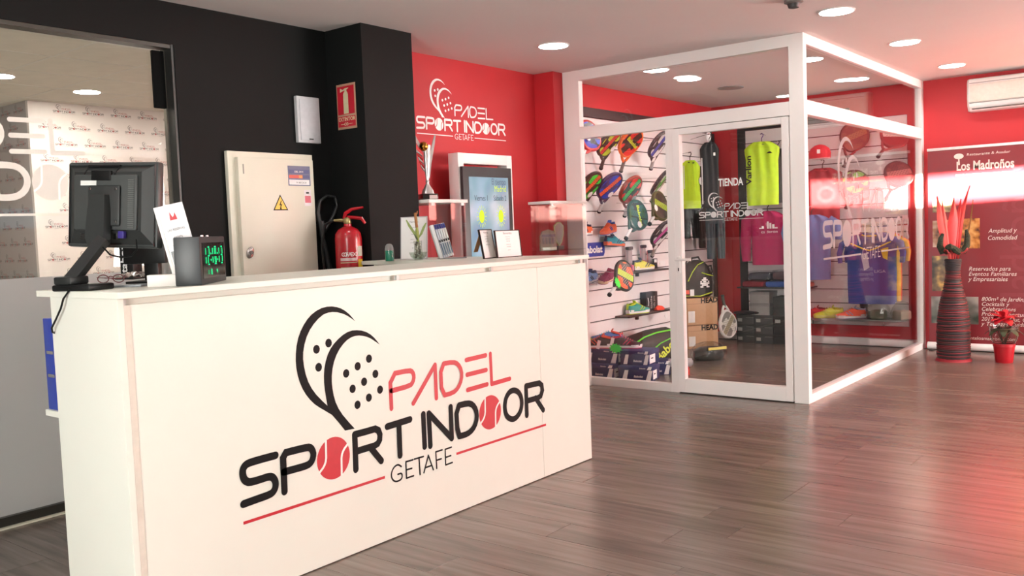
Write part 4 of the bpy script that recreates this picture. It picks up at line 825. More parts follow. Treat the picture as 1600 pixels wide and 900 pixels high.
pic(1457, 345, 1474, 386, ((60, 40, 34), (150, 110, 80), (190, 170, 150))); pic(1500, 342, 1531, 388, ((70, 34, 30), (196, 132, 60), (226, 180, 110)), 12); pic(1475, 344, 1499, 388, ((84, 30, 30), (150, 80, 50), (210, 160, 110)), 10)
pic(1456, 400, 1488, 455, ((54, 44, 34), (120, 100, 70), (214, 176, 96)), 9); pic(1455, 463, 1529, 507, ((60, 74, 62), (116, 118, 112), (170, 168, 160)), 5); pic(1457, 312, 1490, 331, ((90, 84, 60), (170, 150, 110), (220, 200, 150)), 12)
# second banner, seen mirrored in the side glass
t = thing('rollup_banner', 'pale orange roll-up banner, seen only as a reflection in the shop side glass', 'banner', MW=frame((BX, 1.20, 0), (0, -1, 0), (0, 0, 1)))
part('printed_sheet', MB().box(0, .80, -.0015, 0, .06, 1.90), M((238, 176, 120), .4), t, smooth=False); part('base_cassette', MB().tube([(-.01, 0, .04), (.81, 0, .04)], .036, 12), FRAMEW, t); part('top_rail', MB().box(0, .80, -.01, .008, 1.89, 1.915, .002), FRAMEW, t)
part('base_foot', MB().box(.02, .06, -.10, .06, .0, .010, .003).box(.74, .78, -.10, .06, .0, .010, .003), M((40, 38, 38), .4), t)

# ------------------------------------------------------------------ tall vase with red leaves
b = at(1490, 563, 'z', 0)
t = thing('floor_vase', 'tall dark bottle vase wound with red and black cord, standing before the banner', 'vase', (b.x, b.y, 0))
VH = .98; kz = .985/1.0
prof = [(.125, 0), (.132, .02), (.130, .12), (.132, .25), (.124, .38), (.108, .50), (.086, .60), (.068, .68), (.056, .75), (.052, .80), (.060, .86), (.064, .905), (.056, .905), (.045, .80), (0, .795)]
def vr(z):
    for (r0, z0), (r1, z1) in zip(prof, prof[1:12]):
        if z0 <= z <= z1: return r0+(r1-r0)*(z-z0)/(z1-z0)
    return .06
part('vase_body', MB().lathe(prof, 28), M((50, 40, 42), .6, var=.2, scale=60), t)
cords = [M((92, 36, 42), .6), M((40, 36, 40), .6), M((118, 36, 44), .6), M((64, 50, 52), .6)]
z = .05; k = 0
while z < .80:
    zt_ = random.uniform(-.012, .012) if k % 4 == 2 else random.uniform(-.003, .003); r = vr(z)+.003
    pts = [((vr(max(.03, min(.79, z+zt_*math.sin(a*PI/9+k))))+.004)*math.cos(a*PI/9), (vr(max(.03, min(.79, z+zt_*math.sin(a*PI/9+k))))+.004)*math.sin(a*PI/9), z+zt_*math.sin(a*PI/9+k)) for a in range(18)]
    part('cord_winding', MB().tube(pts, .0055, 5, closed=True), cords[k % 4] if k % 5 else cords[2], t); z += .0155; k += 1
for z in [.81+.014*i for i in range(7)]: part('neck_winding', MB().tube([((vr(z)+.004)*math.cos(a*PI/9), (vr(z)+.004)*math.sin(a*PI/9), z) for a in range(18)], .006, 5, closed=True), M((52, 50, 54), .6), t)
part('base_ribbon', MB().lathe([(.150, 0), (.146, .012), (.128, .028), (.12, .03), (.12, 0)], 20), M((140, 24, 38), .6, bump=.4), t)
part('knit_wreath', MB().tube([(.10*math.cos(a)*(1+.1*math.sin(3*a)), .045*math.sin(a), .965+.05*abs(math.cos(a))**2) for a in [k*PI/10 for k in range(20)]], [.026+.005*math.sin(k*2.1) for k in range(20)], 8, closed=True), M((44, 52, 38), .9, var=.6, scale=90, bump=.9), t)
part('wreath_horn', MB().tube([(-.085, 0, .96), (-.115, 0, 1.02), (-.105, 0, 1.09), (-.085, 0, 1.13)], [.03, .028, .022, .012], 8).tube([(.085, 0, .96), (.125, 0, 1.02), (.13, 0, 1.10), (.12, 0, 1.16)], [.03, .028, .024, .012], 8), M((48, 54, 40), .9, var=.6, scale=90, bump=.9), t, frame((0, 0, 0), (.62, -.78, 0), (0, 0, 1)))
part('red_berries', MB().tube([(.10*math.cos(a), -.05-.02*math.sin(a*3), .975+.02*math.sin(a*5)) for a in [k*PI/12 for k in range(13)]], .008, 6), M((150, 40, 40), .5), t, frame((0, 0, 0), (.62, -.78, 0), (0, 0, 1)))
FR_ = frame((0, 0, 0), (.62, -.78, 0), (0, 0, 1))
def blade(x0, x1, z1, w, m, tw=0.0, n=10, z0=.90, curl=0.0):
    rings = []
    for i in range(n+1):
        f = i/n; x = x0+(x1-x0)*f+curl*math.sin(PI*f); z = z0+(z1-z0)*f; ww = w*(math.sin(PI*(.12+.86*f))**.8)*(.55+.45*math.sin(PI*f)); d = .008+.015*f*tw
        rings.append([(x-ww, d, z), (x, d-.012, z), (x+ww, d, z), (x, d-.008, z+.001)])
    return part('red_leaf', MB().loft(rings), m, t, FR_)
rl = M((208, 78, 72), .5, var=.12, scale=14, stretch=(1, 1, .1)); rl2 = M((190, 40, 40), .5, var=.12, scale=14, stretch=(1, 1, .1))
blade(-.02, -.125, 1.46, .050, rl, 1); blade(.0, .015, 1.44, .052, rl2); blade(.02, .085, 1.43, .034, rl2, 1); blade(.05, .165, 1.545, .026, rl2, 1, curl=-.03); blade(-.03, -.085, 1.42, .03, rl, .5)
blade(.05, .19, 1.42, .010, M((150, 110, 60), .6), 1, curl=.03)
# poinsettia
b = at(1569, 566, 'z', 0)
t = thing('poinsettia', 'red poinsettia in a small red pot with wire wrap, right of the tall vase', 'plant', (b.x, b.y, 0))
part('pot', MB().lathe([(.066, 0), (.070, .01), (.084, .14), (.088, .142), (.088, .165), (.078, .165), (.07, .14), (0, .13)], 24), M((170, 22, 36), .4), t)
cg = M((96, 74, 60), .4)
part('wire_wrap', MB().tube([(.10*math.cos(a), .10*math.sin(a), .19+.09*abs(math.sin(a*2))) for a in [k*PI/16 for k in range(32)]], .003, 5, closed=True).tube([(.105*math.cos(a), .105*math.sin(a), .30) for a in [k*PI/10 for k in range(20)]], .003, 5, closed=True), cg, t)
part('cellophane', MB().lathe([(.08, .16), (.11, .22), (.125, .32), (.123, .32), (.106, .22), (.076, .16)], 20), glass((.92, .9, .9)), t)
for k in range(7): part('stem', MB().tube([(0, 0, .13), (.03*math.cos(k*.9), .03*math.sin(k*.9), .22), (.06*math.cos(k*.9), .06*math.sin(k*.9), .32)], .005, 6), M((60, 40, 30), .7), t)
def pleaf(c, d, l, w, m, droop):
    d = Vector(d).normalized(); s_ = d.cross(Vector((0, 0, 1))).normalized(); rings = []
    for i in range(7):
        f = i/6; p = Vector(c)+d*(l*f)+Vector((0, 0, droop*f*f+.01*math.sin(PI*f))); ww = w*math.sin(PI*(.06+.9*f))**.8; rings.append([p-s_*ww, p+Vector((0, 0, .004)), p+s_*ww, p-Vector((0, 0, .002))])
    part('bract' if m is RB else 'leaf', MB().loft(rings), m, t)
RB = M((184, 24, 42), .5, var=.15, scale=40); GB = M((50, 66, 40), .6)
for k in range(15): a = k*2.4; pleaf((.035*math.cos(a*1.3), .035*math.sin(a*1.3), .36+.012*(k % 4)), (math.cos(a), math.sin(a), .15), .12-.004*(k % 5), .036, RB, -.05+.03*(k % 3))
for k in range(8): a = k*.82; pleaf((.03*math.cos(a), .03*math.sin(a), .29), (math.cos(a), math.sin(a), 0), .12, .032, GB, -.05)
for k in range(4): a = k*1.5; pleaf((.02*math.cos(a), .02*math.sin(a), .40), (math.cos(a), math.sin(a), .9), .08, .026, RB, .0)

# ================================================================== SHOP INTERIOR
SLAT = M((240, 235, 235), .4, var=.01); HDR = M((44, 40, 42), .5)
def slatwall(label, MW, width, z0, z1, first, panelseam=None):
    t = thing('slat_wall', label, 'slat wall', MW=MW)
    part('backing', MB().box(0, width, -.006, 0, z0, z1), M((70, 64, 64), .6), t, smooth=False)
    edges = [z1]; z = first
    while z > z0+.02: edges.append(z); z -= .1435
    edges.append(z0)
    cache = {}
    for a, b in zip(edges, edges[1:]):
        h = round(a-b-(.010), 4)
        if h < .01: continue
        if h not in cache: cache[h] = MB().box(.0, width, -.020, -.006, 0, h, .001).mesh(SLAT, False)
        obj('slat', cache[h], t, Matrix.Translation((0, 0, b+.005)))
    return t
slatwall('long white slat wall on the left shop wall carrying rackets and shoes', frame((6.31, 4.498, 0), (1, 0, 0), (0, 0, 1)), 2.97, .157, 2.292, 2.167)
slatwall('white slat wall on the far shop wall behind the shirts', frame((9.376, 4.095, 0), (0, -1, 0), (0, 0, 1)), 1.665, .20, 2.290, 2.15)
t = thing('header_board', 'dark header board above the long white slat wall', 'board', (7.8, 4.47, 2.294)); part('board', MB().box(-1.49, 1.50, -.01, .028, 0, .083, .002), HDR, t); part('end_trim', MB().box(1.485, 1.56, -.01, .028, -2.1, .0, .002), HDR, t)
t = thing('header_board', 'dark header board above the shirts on the far shop wall', 'board', (9.36, 3.6, 2.292)); part('board', MB().box(-.012, .016, -.62, .585, .0, .12, .002), HDR, t); part('side_trim', MB().box(-.012, .016, .500, .585, -2.1, .0, .002), HDR, t)

YW = 4.477
# ---- rackets
def outline(k=1.0):
    pts = []
    for i in range(36):
        a = 2*PI*i/36; x = .129*math.sin(a); z = .135*math.cos(a)
        if z < 0: x *= 1-.30*(z/-.135)**2; z *= 1.10
        pts.append((x*k, z*k))
    return pts
STARP = [((.032 if i % 2 else .027)*math.cos(i*PI/12), (.032 if i % 2 else .027)*math.sin(i*PI/12)) for i in range(24)]
STARG = [((.050 if i % 2 else .034)*math.cos(i*PI/11)*1.2, (.050 if i % 2 else .034)*math.sin(i*PI/11)*.8) for i in range(22)]
GREENT = M((40, 235, 70), .5)
def racket(label, MW, cols, grip, tagc='white', group='padel rackets on the slat walls', hook=True, script=None, tagpos=(.035, -.11)):
    base, band, patch, dots, rim = cols
    t = thing('padel_racket', label, 'racket', MW=MW, group=group)
    out = outline()
    part('frame', MB().tube([(x*.965, 0, z*.965) for x, z in out], .0185, 8, closed=True, sx=.42 if False else 1.0, T=Matrix.Diagonal((1, 1, 1, 1))), M(rim, .3, var=.9 if rim == (74, 70, 74) else .05, scale=70 if rim == (74, 70, 74) else 30), t)
    part('face', MB().prism(outline(.95), -.0165, .0165), racket_mat(base, band, patch, dots), t)
    part('throat', MB().tube([(-.055, 0, -.135), (-.030, 0, -.180), (-.008, 0, -.205)], .013, 8).tube([(.055, 0, -.135), (.030, 0, -.180), (.008, 0, -.205)], .013, 8), M(rim, .3), t)
    part('grip', MB().tube([(0, 0, -.195), (0, 0, -.25), (0, 0, -.305)], [.0155, .016, .0165], 12), M(grip, .6, bump=.3, scale=60), t)
    part('butt_cap', MB().lathe([(.0, -.322), (.019, -.320), (.020, -.305), (.016, -.304), (0, -.304)], 16), BLACKM, t)
    if script: text('brand_lettering', script, .052, M((214, 238, 40), .4), t, Matrix.Translation((0, -.0175, -.012)) @ Matrix.Rotation(math.radians(40), 4, 'Y'), align='CENTER', bold=.001, width=.19)
    if tagc == 'white': part('price_tag', MB().prism(STARP, -.0205, -.0195), PAPER, t, Matrix.Translation((tagpos[0], -.012, tagpos[1]))); 
    if tagc == 'green': part('price_tag', MB().prism(STARG, -.0205, -.0195), GREENT, t, Matrix.Translation((tagpos[0], -.012, tagpos[1])))
    if hook:
        h = MW.translation; wp = Vector((9.355, h.y, h.z+.05)) if h.x > 9 else Vector((h.x, 4.479, h.z+.05)); e = MW.inverted() @ wp
        part('hanger_hook', MB().tube([(.0, .02, .05), tuple(Vector((0, .02, .05)).lerp(e, .5)), tuple(e)], .003, 6), CHROME, t)
    return t
def rmw(H, E, n0, yH, yE, ax='y'):
    h = at(*H, ax, yH); best = None
    for k in range(60):
        y = yE-k*.006 if ax == 'y' else yE-k*.006
        e = at(*E, ax, y); d = abs((h-e).length-.315)
        if best is None or d < best[0]: best = (d, e)
    z = (h-best[1]).normalized(); n = Vector(n0).normalized(); n = (n-z*n.dot(z)).normalized(); yy = -n; x = yy.cross(z)
    return Matrix(((x.x, yy.x, z.x, h.x), (x.y, yy.y, z.y, h.y), (x.z, yy.z, z.z, h.z), (0, 0, 0, 1)))
BK = (36, 34, 38); ORG = (236, 104, 62); BLU_ = (60, 74, 190); GRN_ = (70, 210, 80); YEL = (200, 226, 60); RED_ = (224, 62, 56); WHT = (232, 232, 232); PUR = (92, 60, 140); TEAL = (38, 92, 92)
L = 'hanging on the white slat wall'
n1 = (-.32, -.95, 0); n2 = (-.28, -1, 0)
racket('purple and orange racket top left of the slat wall, cut by the white transom', rmw((921, 212), (908, 252), n1, 4.25, 4.44), (BK, ORG, BLU_, BK, (196, 70, 70)), WHT, tagpos=(-.03, -.07))
racket('black racket with orange and lime bands, second in the top row', rmw((951, 223), (939, 263), n1, 4.25, 4.44), (BK, RED_, YEL, BK, (60, 52, 50)), (90, 80, 76), tagpos=(.045, -.07))
racket('black racket with red patches and lime lettering, third in the top row', rmw((985, 222), (970, 268), n1, 4.25, 4.44), ((52, 44, 42), (70, 50, 44), RED_, BK, (236, 120, 60)), (110, 96, 92), tagc=None, script='Babolat')
racket('green and orange racket, first in the second row beside the frame', rmw((921, 290), (910, 331), n1, 4.25, 4.44), ((60, 46, 40), ORG, (60, 220, 70), BK, (60, 44, 40)), WHT, tagpos=(.0, -.08))
racket('blue and orange racket with white grip, middle of the second row', rmw((952, 290), (936, 331), n1, 4.25, 4.44), ((70, 60, 120), ORG, (56, 80, 200), BK, (64, 48, 84)), WHT, tagpos=(.025, -.085))
racket('red and green racket with white grip, third in the second row', rmw((985, 296), (976, 338), n1, 4.25, 4.44), ((44, 60, 52), (70, 190, 100), RED_, BK, (150, 60, 50)), WHT, tagpos=(.040, -.10))
racket('dark teal racket with lime lettering below the second row', rmw((996, 336), (978, 373), n1, 4.12, 4.33), ((20, 40, 42), TEAL, TEAL, BK, (30, 74, 68)), WHT, script='Babolat', tagpos=(.045, -.09))
racket('orange and black racket with lime stripe and a green star tag', rmw((975, 431), (952, 461), n1, 4.10, 4.32), (BK, (190, 226, 70), ORG, (200, 200, 200), (40, 44, 40)), WHT, tagc='green', tagpos=(-.03, -.175))
CH = ((40, 38, 40), (226, 226, 226), (200, 200, 204), (50, 46, 50), (66, 60, 62))
for H, E, c2, l in (((1028, 226), (1017, 264), BLU_, 'topmost black and white racket with violet face in the edge-on column by the door'), ((1031, 285), (1018, 314), GRN_, 'black and white racket with green face, second in the edge-on column'),
                    ((1031, 322), (1015, 350), None, 'black racket with lime edge, third in the edge-on column'), ((1033, 364), (1019, 400), (206, 80, 170), 'black and white racket with magenta face, lowest in the edge-on column')):
    cols = (BK, c2, WHT, (180, 180, 180), (74, 70, 74)) if c2 else ((40, 40, 38), (150, 176, 60), (60, 60, 56), BK, (74, 80, 50))
    racket(l, rmw(H, E, n2, 4.20 if c2 else 4.02, 4.42 if c2 else 4.25), cols, (190, 188, 188), tagpos=(-.055, -.135))
nf = (-1, -.35, 0)
racket('dark red racket with brown stripes on the far wall, upper left behind the side glass', rmw((1335, 213), (1318, 262), nf, 9.22, 9.34, 'x'), ((110, 40, 36), (150, 96, 60), (120, 60, 44), (90, 34, 32), (90, 40, 38)), (80, 40, 40), tagc=None)
racket('dark red racket with pale lettering on the far wall near the frame corner', rmw((1397, 212), (1372, 245), nf, 9.22, 9.34, 'x'), ((130, 34, 40), (214, 190, 186), (120, 30, 36), (110, 30, 34), (110, 34, 36)), (80, 40, 40), tagc=None)
racket('dark striped racket half hidden behind the large glass logo', rmw((1404, 272), (1385, 310), nf, 9.22, 9.34, 'x'), ((100, 38, 40), (190, 110, 104), (120, 50, 50), BK, (90, 36, 38)), (80, 40, 40), tagc=None)
racket('dark racket with green patch, lower of the two left in the far wall rows', rmw((1336, 285), (1322, 325), nf, 9.22, 9.34, 'x'), ((90, 40, 40), (150, 70, 60), (130, 190, 70), BK, (84, 40, 40)), (80, 40, 40), tagc=None)

# ---- shoes
def shoe(label, MW, up, sole, acc, lace, lining=(40, 36, 44), group='padel shoes on show', s=1.0):
    t = thing('sports_shoe', label, 'shoe', MW=MW @ Matrix.Scale(s, 4), group=group)
    st_ = [(-.140, .022, .060), (-.130, .032, .085), (-.105, .037, .088), (-.07, .038, .082), (-.035, .040, .088), (-.01, .041, .096), (.02, .043, .080), (.06, .048, .062), (.10, .047, .050), (.13, .036, .042), (.146, .016, .032)]
    def ring(x, w, h, z0=.022):
        r = []
        for k in range(14):
            a = -PI*.12+(PI*1.24)*k/13; r.append((x, w*math.copysign(abs(math.cos(a))**.8, math.cos(a)), z0+(h-z0)*max(0, math.sin(a))**.75 if math.sin(a) > 0 else z0-.003))
        return r
    part('upper', MB().loft([ring(*q) for q in st_]), M(up, .55, var=.06, scale=60, bump=.2), t)
    foot = [(-.148, 0), (-.142, .026), (-.11, .038), (-.04, .036), (.03, .042), (.08, .051), (.12, .042), (.148, .018), (.152, 0), (.148, -.018), (.12, -.042), (.08, -.051), (.03, -.042), (-.04, -.036), (-.11, -.038), (-.142, -.026)]
    part('sole', MB().loft([[(x*.97, y*.94, z0) for x, y in foot] if z0 == 0 else [(x, y, z0+(.010 if x < -.1 else .004 if x > .12 else 0)) for x, y in foot] for z0 in (0, .010, .026)]), M(sole, .5), t)
    part('outsole', MB().loft([[(x*.96, y*.93, z) for x, y in foot] for z in (-.006, .0)]), M(acc, .6), t)
    part('collar', MB().tube([(-.082+.045*math.cos(a), .026*math.sin(a), .088+.008*math.cos(a)) for a in [k*PI/8 for k in range(16)]], .0085, 6, closed=True), M(acc, .6), t)
    part('lining', MB().lathe([(0, .0), (.024, .0)], 16, Matrix.Translation((-.082, 0, .092)) @ Matrix.Diagonal((1.6, 1, 1, 1))).box(-.118, -.045, -.02, .02, .080, .0915), M(lining, .8), t)
    part('tongue', MB().loft([[(-.035, -.022, .092), (-.035, .022, .092), (-.03, .022, .100), (-.03, -.022, .100)], [(-.052, -.018, .122), (-.052, .018, .122), (-.045, .018, .124), (-.045, -.018, .124)]]), M(acc, .6), t)
    for k in range(5): x = -.012+k*.019; z = .100-k*.0095; part('lace', MB().tube([(x, -.026, z-.012), (x+.006, 0, z+.003), (x, .026, z-.012)], .0032, 5), M(lace, .6), t)
    for sd in (-1, 1):
        part('side_stripe', MB().tube([(-.01, sd*.0425, .030), (.015, sd*.0445, .055), (.03, sd*.040, .068)], .0045, 5).tube([(.022, sd*.046, .030), (.045, sd*.0465, .05), (.055, sd*.042, .058)], .0045, 5), M(acc, .5), t)
    part('heel_tab', MB().loft([[(-.139, -.016, .04), (-.139, .016, .04), (-.145, .016, .04), (-.145, -.016, .04)], [(-.128, -.012, .097), (-.128, .012, .097), (-.136, .012, .097), (-.136, -.012, .097)]]), M(acc, .5), t)
    return t
def smw(p, toe, up=(0, 0, 1)):
    x = Vector(toe).normalized(); z = Vector(up); z = (z-x*z.dot(x)).normalized(); y = z.cross(x)
    return Matrix(((x.x, y.x, z.x, p[0]), (x.y, y.y, z.y, p[1]), (x.z, y.z, z.z, p[2]), (0, 0, 0, 1)))
def bracket(name, label, p, w=.10):
    t = thing('shoe_bracket', label, 'bracket', p, group='clear shoe brackets'); part('plate', MB().box(-w/2, w/2, -.13, .0, -.004, 0).box(-w/2, w/2, -.004, 0, -.03, -.004), M((225, 225, 230), .2), t, smooth=False)
BRL = 'small clear shelf bracket under a shoe on the slat wall'
def wallshoe(label, c, toe, *cols, y=4.40, up=(0, 0, 1), s=.92):
    p = at(*c, 'y', y); sh = shoe(label, smw(p, toe, up), *cols, s=s); bracket('b', 'clear bracket under the '+label, (p.x, 4.477, p.z-.008)); return sh
wallshoe('orange and blue shoe on the slat wall above the blue sign', (951, 364), (-1, -.12, -.10), ORG, (236, 120, 90), (60, 100, 190), ORG)
wallshoe('teal and orange shoe just right of the blue sign', (960, 384), (1, -.12, -.08), (40, 150, 170), (226, 110, 70), (36, 60, 90), (40, 150, 170))
wallshoe('orange and white shoe half hidden by the white frame', (912, 367), (-1, -.1, 0), ORG, (240, 236, 236), (70, 60, 90), (60, 150, 190))
wallshoe('magenta shoe with cream sole beside the orange racket', (947, 439), (-1, -.15, -.12), (130, 30, 80), (238, 214, 180), (150, 50, 90), (150, 50, 80), up=(0, -.25, 1))
wallshoe('pale blue and navy shoe half hidden by the counter corner', (921, 441), (-1, -.1, -.1), (110, 160, 220), (214, 216, 222), (60, 60, 100), (70, 80, 130))
# ---- blue sign
a = at(912.5, 380, 'y', 4.462); c_ = at(944.5, 399.5, 'y', 4.462)
t = thing('shelf_sign', 'blue shelf sign with white lettering on the slat wall', 'sign', (a.x, 4.462, c_.z))
wS = c_.x-a.x; hS = a.z-c_.z
part('panel', MB().prism([(-.10, 0), (wS-.02, 0), (wS, .03), (wS, hS), (-.10, hS)], -.004, .012), M((36, 60, 160), .4), t, smooth=False)
text('sign_lettering', 'Babolat', .085, WPRINT, t, Matrix.Translation((-.02, -.0055, hS*.28)), width=wS*.93, bold=.003)
# ---- hanging blister packs and dark shelves
def pack(label, c, w, h, col, top, y=4.43):
    p = at(*c, 'y', y); t = thing('hanging_pack', label, 'package', (p.x, y, p.z), group='small packs hanging above the upper dark shelf')
    part('clear_blister', MB().box(-w/2, w/2, -.02, .012, -h, 0, .006), glass((.93, .9, .9), haze=.35, hazec=(.85, .82, .84)), t); part('card', MB().box(-w/2+.004, w/2-.004, .013, .016, -h+.004, .03), M(col, .5), t, smooth=False)
    part('dark_top', MB().box(-w/2-.005, w/2+.005, -.03, .010, .002, .034, .008), M(top, .5), t)
pack('clear pack with a brown top hanging left above the upper dark shelf', (982, 391), .075, .13, (206, 190, 196), (66, 48, 46)); pack('clear pack with a dark red top hanging in the middle above the upper dark shelf', (1004, 388), .055, .12, (200, 150, 160), (80, 34, 40)); pack('grey pack with a red sticker hanging right above the upper dark shelf', (1015, 396), .05, .10, (190, 70, 66), (70, 60, 70))
def shelf(label, cl, cr_, y0=4.475, depth=.16):
    a = at(*cl, 'y', y0-depth); b = at(*cr_, 'y', y0-depth); t = thing('display_shelf', label, 'shelf', (a.x, y0, a.z)); w = b.x-a.x
    part('board', MB().box(0, w, -depth, 0, -.018, 0, .002), M((52, 44, 44), .4), t); part('clip', MB().box(w*.22, w*.22+.03, -depth+.02, -depth+.05, -.05, -.0185, .004), M((50, 44, 44), .4), t)
    return a, w
a1, w1 = shelf('upper short dark shelf with the yellow shoe', (985, 425.5), (1046, 422.5)); a2, w2_ = shelf('lower short dark shelf with the teal shoe', (984, 494.5), (1048, 490.5))
shoe('yellow and pink shoe on the upper dark shelf', smw((a1.x+w1*.5, 4.395, a1.z+.006), (.95, -.25, 0)), (226, 220, 90), (240, 236, 220), (80, 90, 110), (220, 120, 130), s=.95)
shoe('teal shoe with lime laces on the lower dark shelf', smw((a2.x+w2_*.36, 4.395, a2.z+.006), (.95, -.25, 0)), (50, 160, 150), (236, 240, 240), (200, 230, 60), (214, 236, 80), s=.98)
def carton(name, label, MW, w, d, h, col, lid=None, cat='box', group=None, lab=None, lh=.03):
    t = thing(name, label, cat, MW=MW, group=group)
    part('box_body', MB().box(-w/2, w/2, -d/2, d/2, 0, h-lh*.2, .002), M(col, .55), t); 
    if lid: part('lid', MB().box(-w/2-.003, w/2+.003, -d/2-.003, d/2+.003, h-lh, h, .002), M(lid, .55), t)
    return t
TR = Matrix.Translation
def TRz(x, y, z, a=0): return TR((x, y, z)) @ Matrix.Rotation(math.radians(a), 4, 'Z')
t = carton('pink_box', 'small pink box on the upper dark shelf', TRz(a1.x+w1*.20, 4.40, a1.z+.001, 20), .07, .05, .065, (206, 90, 130)); part('front_label', MB().box(-.025, .025, -.0262, -.0255, .01, .05), M((226, 150, 170), .5), t)
t = carton('small_box', 'small black and white box at the right end of the upper dark shelf', TRz(a1.x+w1*.83, 4.42, a1.z+.001, -10), .06, .05, .105, (46, 44, 48)); part('white_panel', MB().box(-.02, .02, -.0262, -.0255, .06, .09), PAPER, t)
t = carton('small_box', 'black box with white lettering at the back of the lower dark shelf', TRz(a2.x+w2_*.72, 4.43, a2.z+.001, -5), .19, .07, .19, (44, 38, 38))
for k, s in enumerate(('balls', 'balls pro')): text('box_lettering', s, .04, M((214, 206, 200), .5), t, TR((.0+k*.045, -.0362, .02)) @ Matrix.Rotation(-PI/2, 4, 'Y'), width=.12)
part('white_swirl', MB().tube([(-.065, -.036, .05), (-.06, -.036, .09), (-.07, -.036, .13)], .004, 6), PAPER, t)
t = thing('sports_shoe', 'small bright orange sports shoe behind the teal shoe on the lower dark shelf', 'shoe', (a2.x+w2_*.80, 4.35, a2.z)); part('upper', MB().loft([[(x, w*math.cos(k*PI/5), .002+h*max(0, math.sin(k*PI/5))) for k in range(6)] for x, w, h in ((-.08, .02, .03), (-.03, .032, .05), (.03, .034, .04), (.07, .02, .025), (.082, .008, .012))]), M((230, 70, 40), .5), t); part('sole', MB().box(-.082, .082, -.03, .03, -.0, .006, .003), M((60, 40, 40), .5), t)
p = at(1041, 493, 'y', 4.30); t = thing('price_card', 'white star price card clipped to the lower dark shelf', 'price tag', (p.x, 4.298, p.z)); part('card', MB().prism([(x*1.1, z*1.1) for x, z in STARP], -.002, 0), PAPER, t); part('clip', MB().box(-.01, .01, 0, .015, -.01, .0), CHROME, t)
p = at(1033, 411, 'y', 4.30); t = thing('price_card', 'white slip price card clipped to the upper dark shelf', 'price tag', (p.x, 4.298, p.z)); part('card', MB().box(-.03, .07, -.002, 0, -.03, .02), PAPER, t); part('clip', MB().box(-.01, .01, 0, .015, -.01, .0), CHROME, t)

# ---- navy shoe boxes on the shop floor behind the left pane
NAVY = (34, 44, 92)
def shoebox(label, MW, w=.33, d=.20, h=.122):
    t = carton('shoe_box', label, MW, w, d, h, NAVY, lid=(40, 50, 100), group='navy and white shoe boxes')
    yf = -d/2-.0038
    for x in (-.40, .30): part('white_slash', MB().flat([(w*x, .004), (w*(x+.14), .004), (w*(x+.20), h-.034), (w*(x+.09), h-.034)]), WPRINT, t, TR((0, -d/2-.0006, 0)), smooth=False)
    part('white_slash', MB().flat([(w*.34, h-.028), (w*.46, h-.028), (w*.49, h-.002), (w*.39, h-.002)]), WPRINT, t, TR((0, yf, 0)), smooth=False)
    text('box_lettering', 'Babolat', .026, WPRINT, t, TR((-w*.05, -d/2-.0008, h*.22)), shear=.2, bold=.0005); text('box_lettering', 'Babolat', .018, WPRINT, t, TR((w*.12, yf, h-.022)), shear=.2)
    e = part('end_label', MB().box(w/2+.0002, w/2+.001, -d*.42, d*.10, .012, h-.036), WPRINT, t, smooth=False); part('shoe_drawing', MB().box(w/2+.001, w/2+.0016, -d*.3, -d*.1, .05, .06), INK, e, smooth=False)
    return t
shoebox('navy shoe box lying at the bottom left of the stack behind the pane', TRz(6.60, 4.255, 0, -88))
shoebox('navy shoe box at the bottom right front of the stack', TRz(6.62, 3.90, 0, -78), w=.30)
shoebox('navy shoe box upper left of the stack carrying shoes', TRz(6.66, 4.262, .1225, -86), w=.35)
shoebox('navy shoe box upper right of the stack next to the racket bag', TRz(6.70, 3.935, .1225, -82), w=.26, d=.24)
shoebox('navy shoe box lying behind the front right one by the racket bag', TRz(6.93, 3.93, 0, -60), w=.28)
zt = .2455
shoe('black and white shoe with orange top lying on the navy boxes', smw((6.62, 4.30, zt+.006), (-.3, .9, 0)), (58, 44, 44), (238, 236, 236), (226, 90, 60), (226, 90, 60))
shoe('blue shoe with red laces at the back of the navy boxes', smw((6.80, 4.33, zt+.03), (-.55, .8, 0.1)), (60, 110, 180), (200, 210, 90), (226, 80, 60), (60, 190, 200))
shoe('dark shoe with pink lining and white sole on the navy boxes', smw((6.70, 4.08, zt+.006), (.35, -.9, 0)), (56, 34, 46), (240, 232, 234), (200, 50, 90), (210, 60, 100))
t = thing('price_card', 'large bright green star price tag on the navy shoe boxes', 'price tag', MW=frame((6.545, 4.08, .262), (-.1, -1, 0), (0, 0, 1))); part('card', MB().prism([(x*1.25, z*1.15) for x, z in STARG], -.002, 0), GREENT, t); part('prop', MB().box(-.01, .01, 0, .012, -.020, .01), PAPER, t)
for k, (y_, z_) in enumerate(((4.265, .285), (4.125, .315))):
    t = thing('price_card', ('white slip price card leaning on the black and white shoe', 'white slip price card leaning on the pink lined shoe')[k], 'price tag', MW=frame((6.565, y_, z_), (-.1, -1, 0), (.0, -.35, 1))); part('card', MB().prism([(-.017, -.04), (.017, -.04), (.017, .035), (-.017, .035)], -.002, 0), PAPER, t); part('clip', MB().box(-.01, .01, 0, .01, -.04, -.02), GREYP, t)
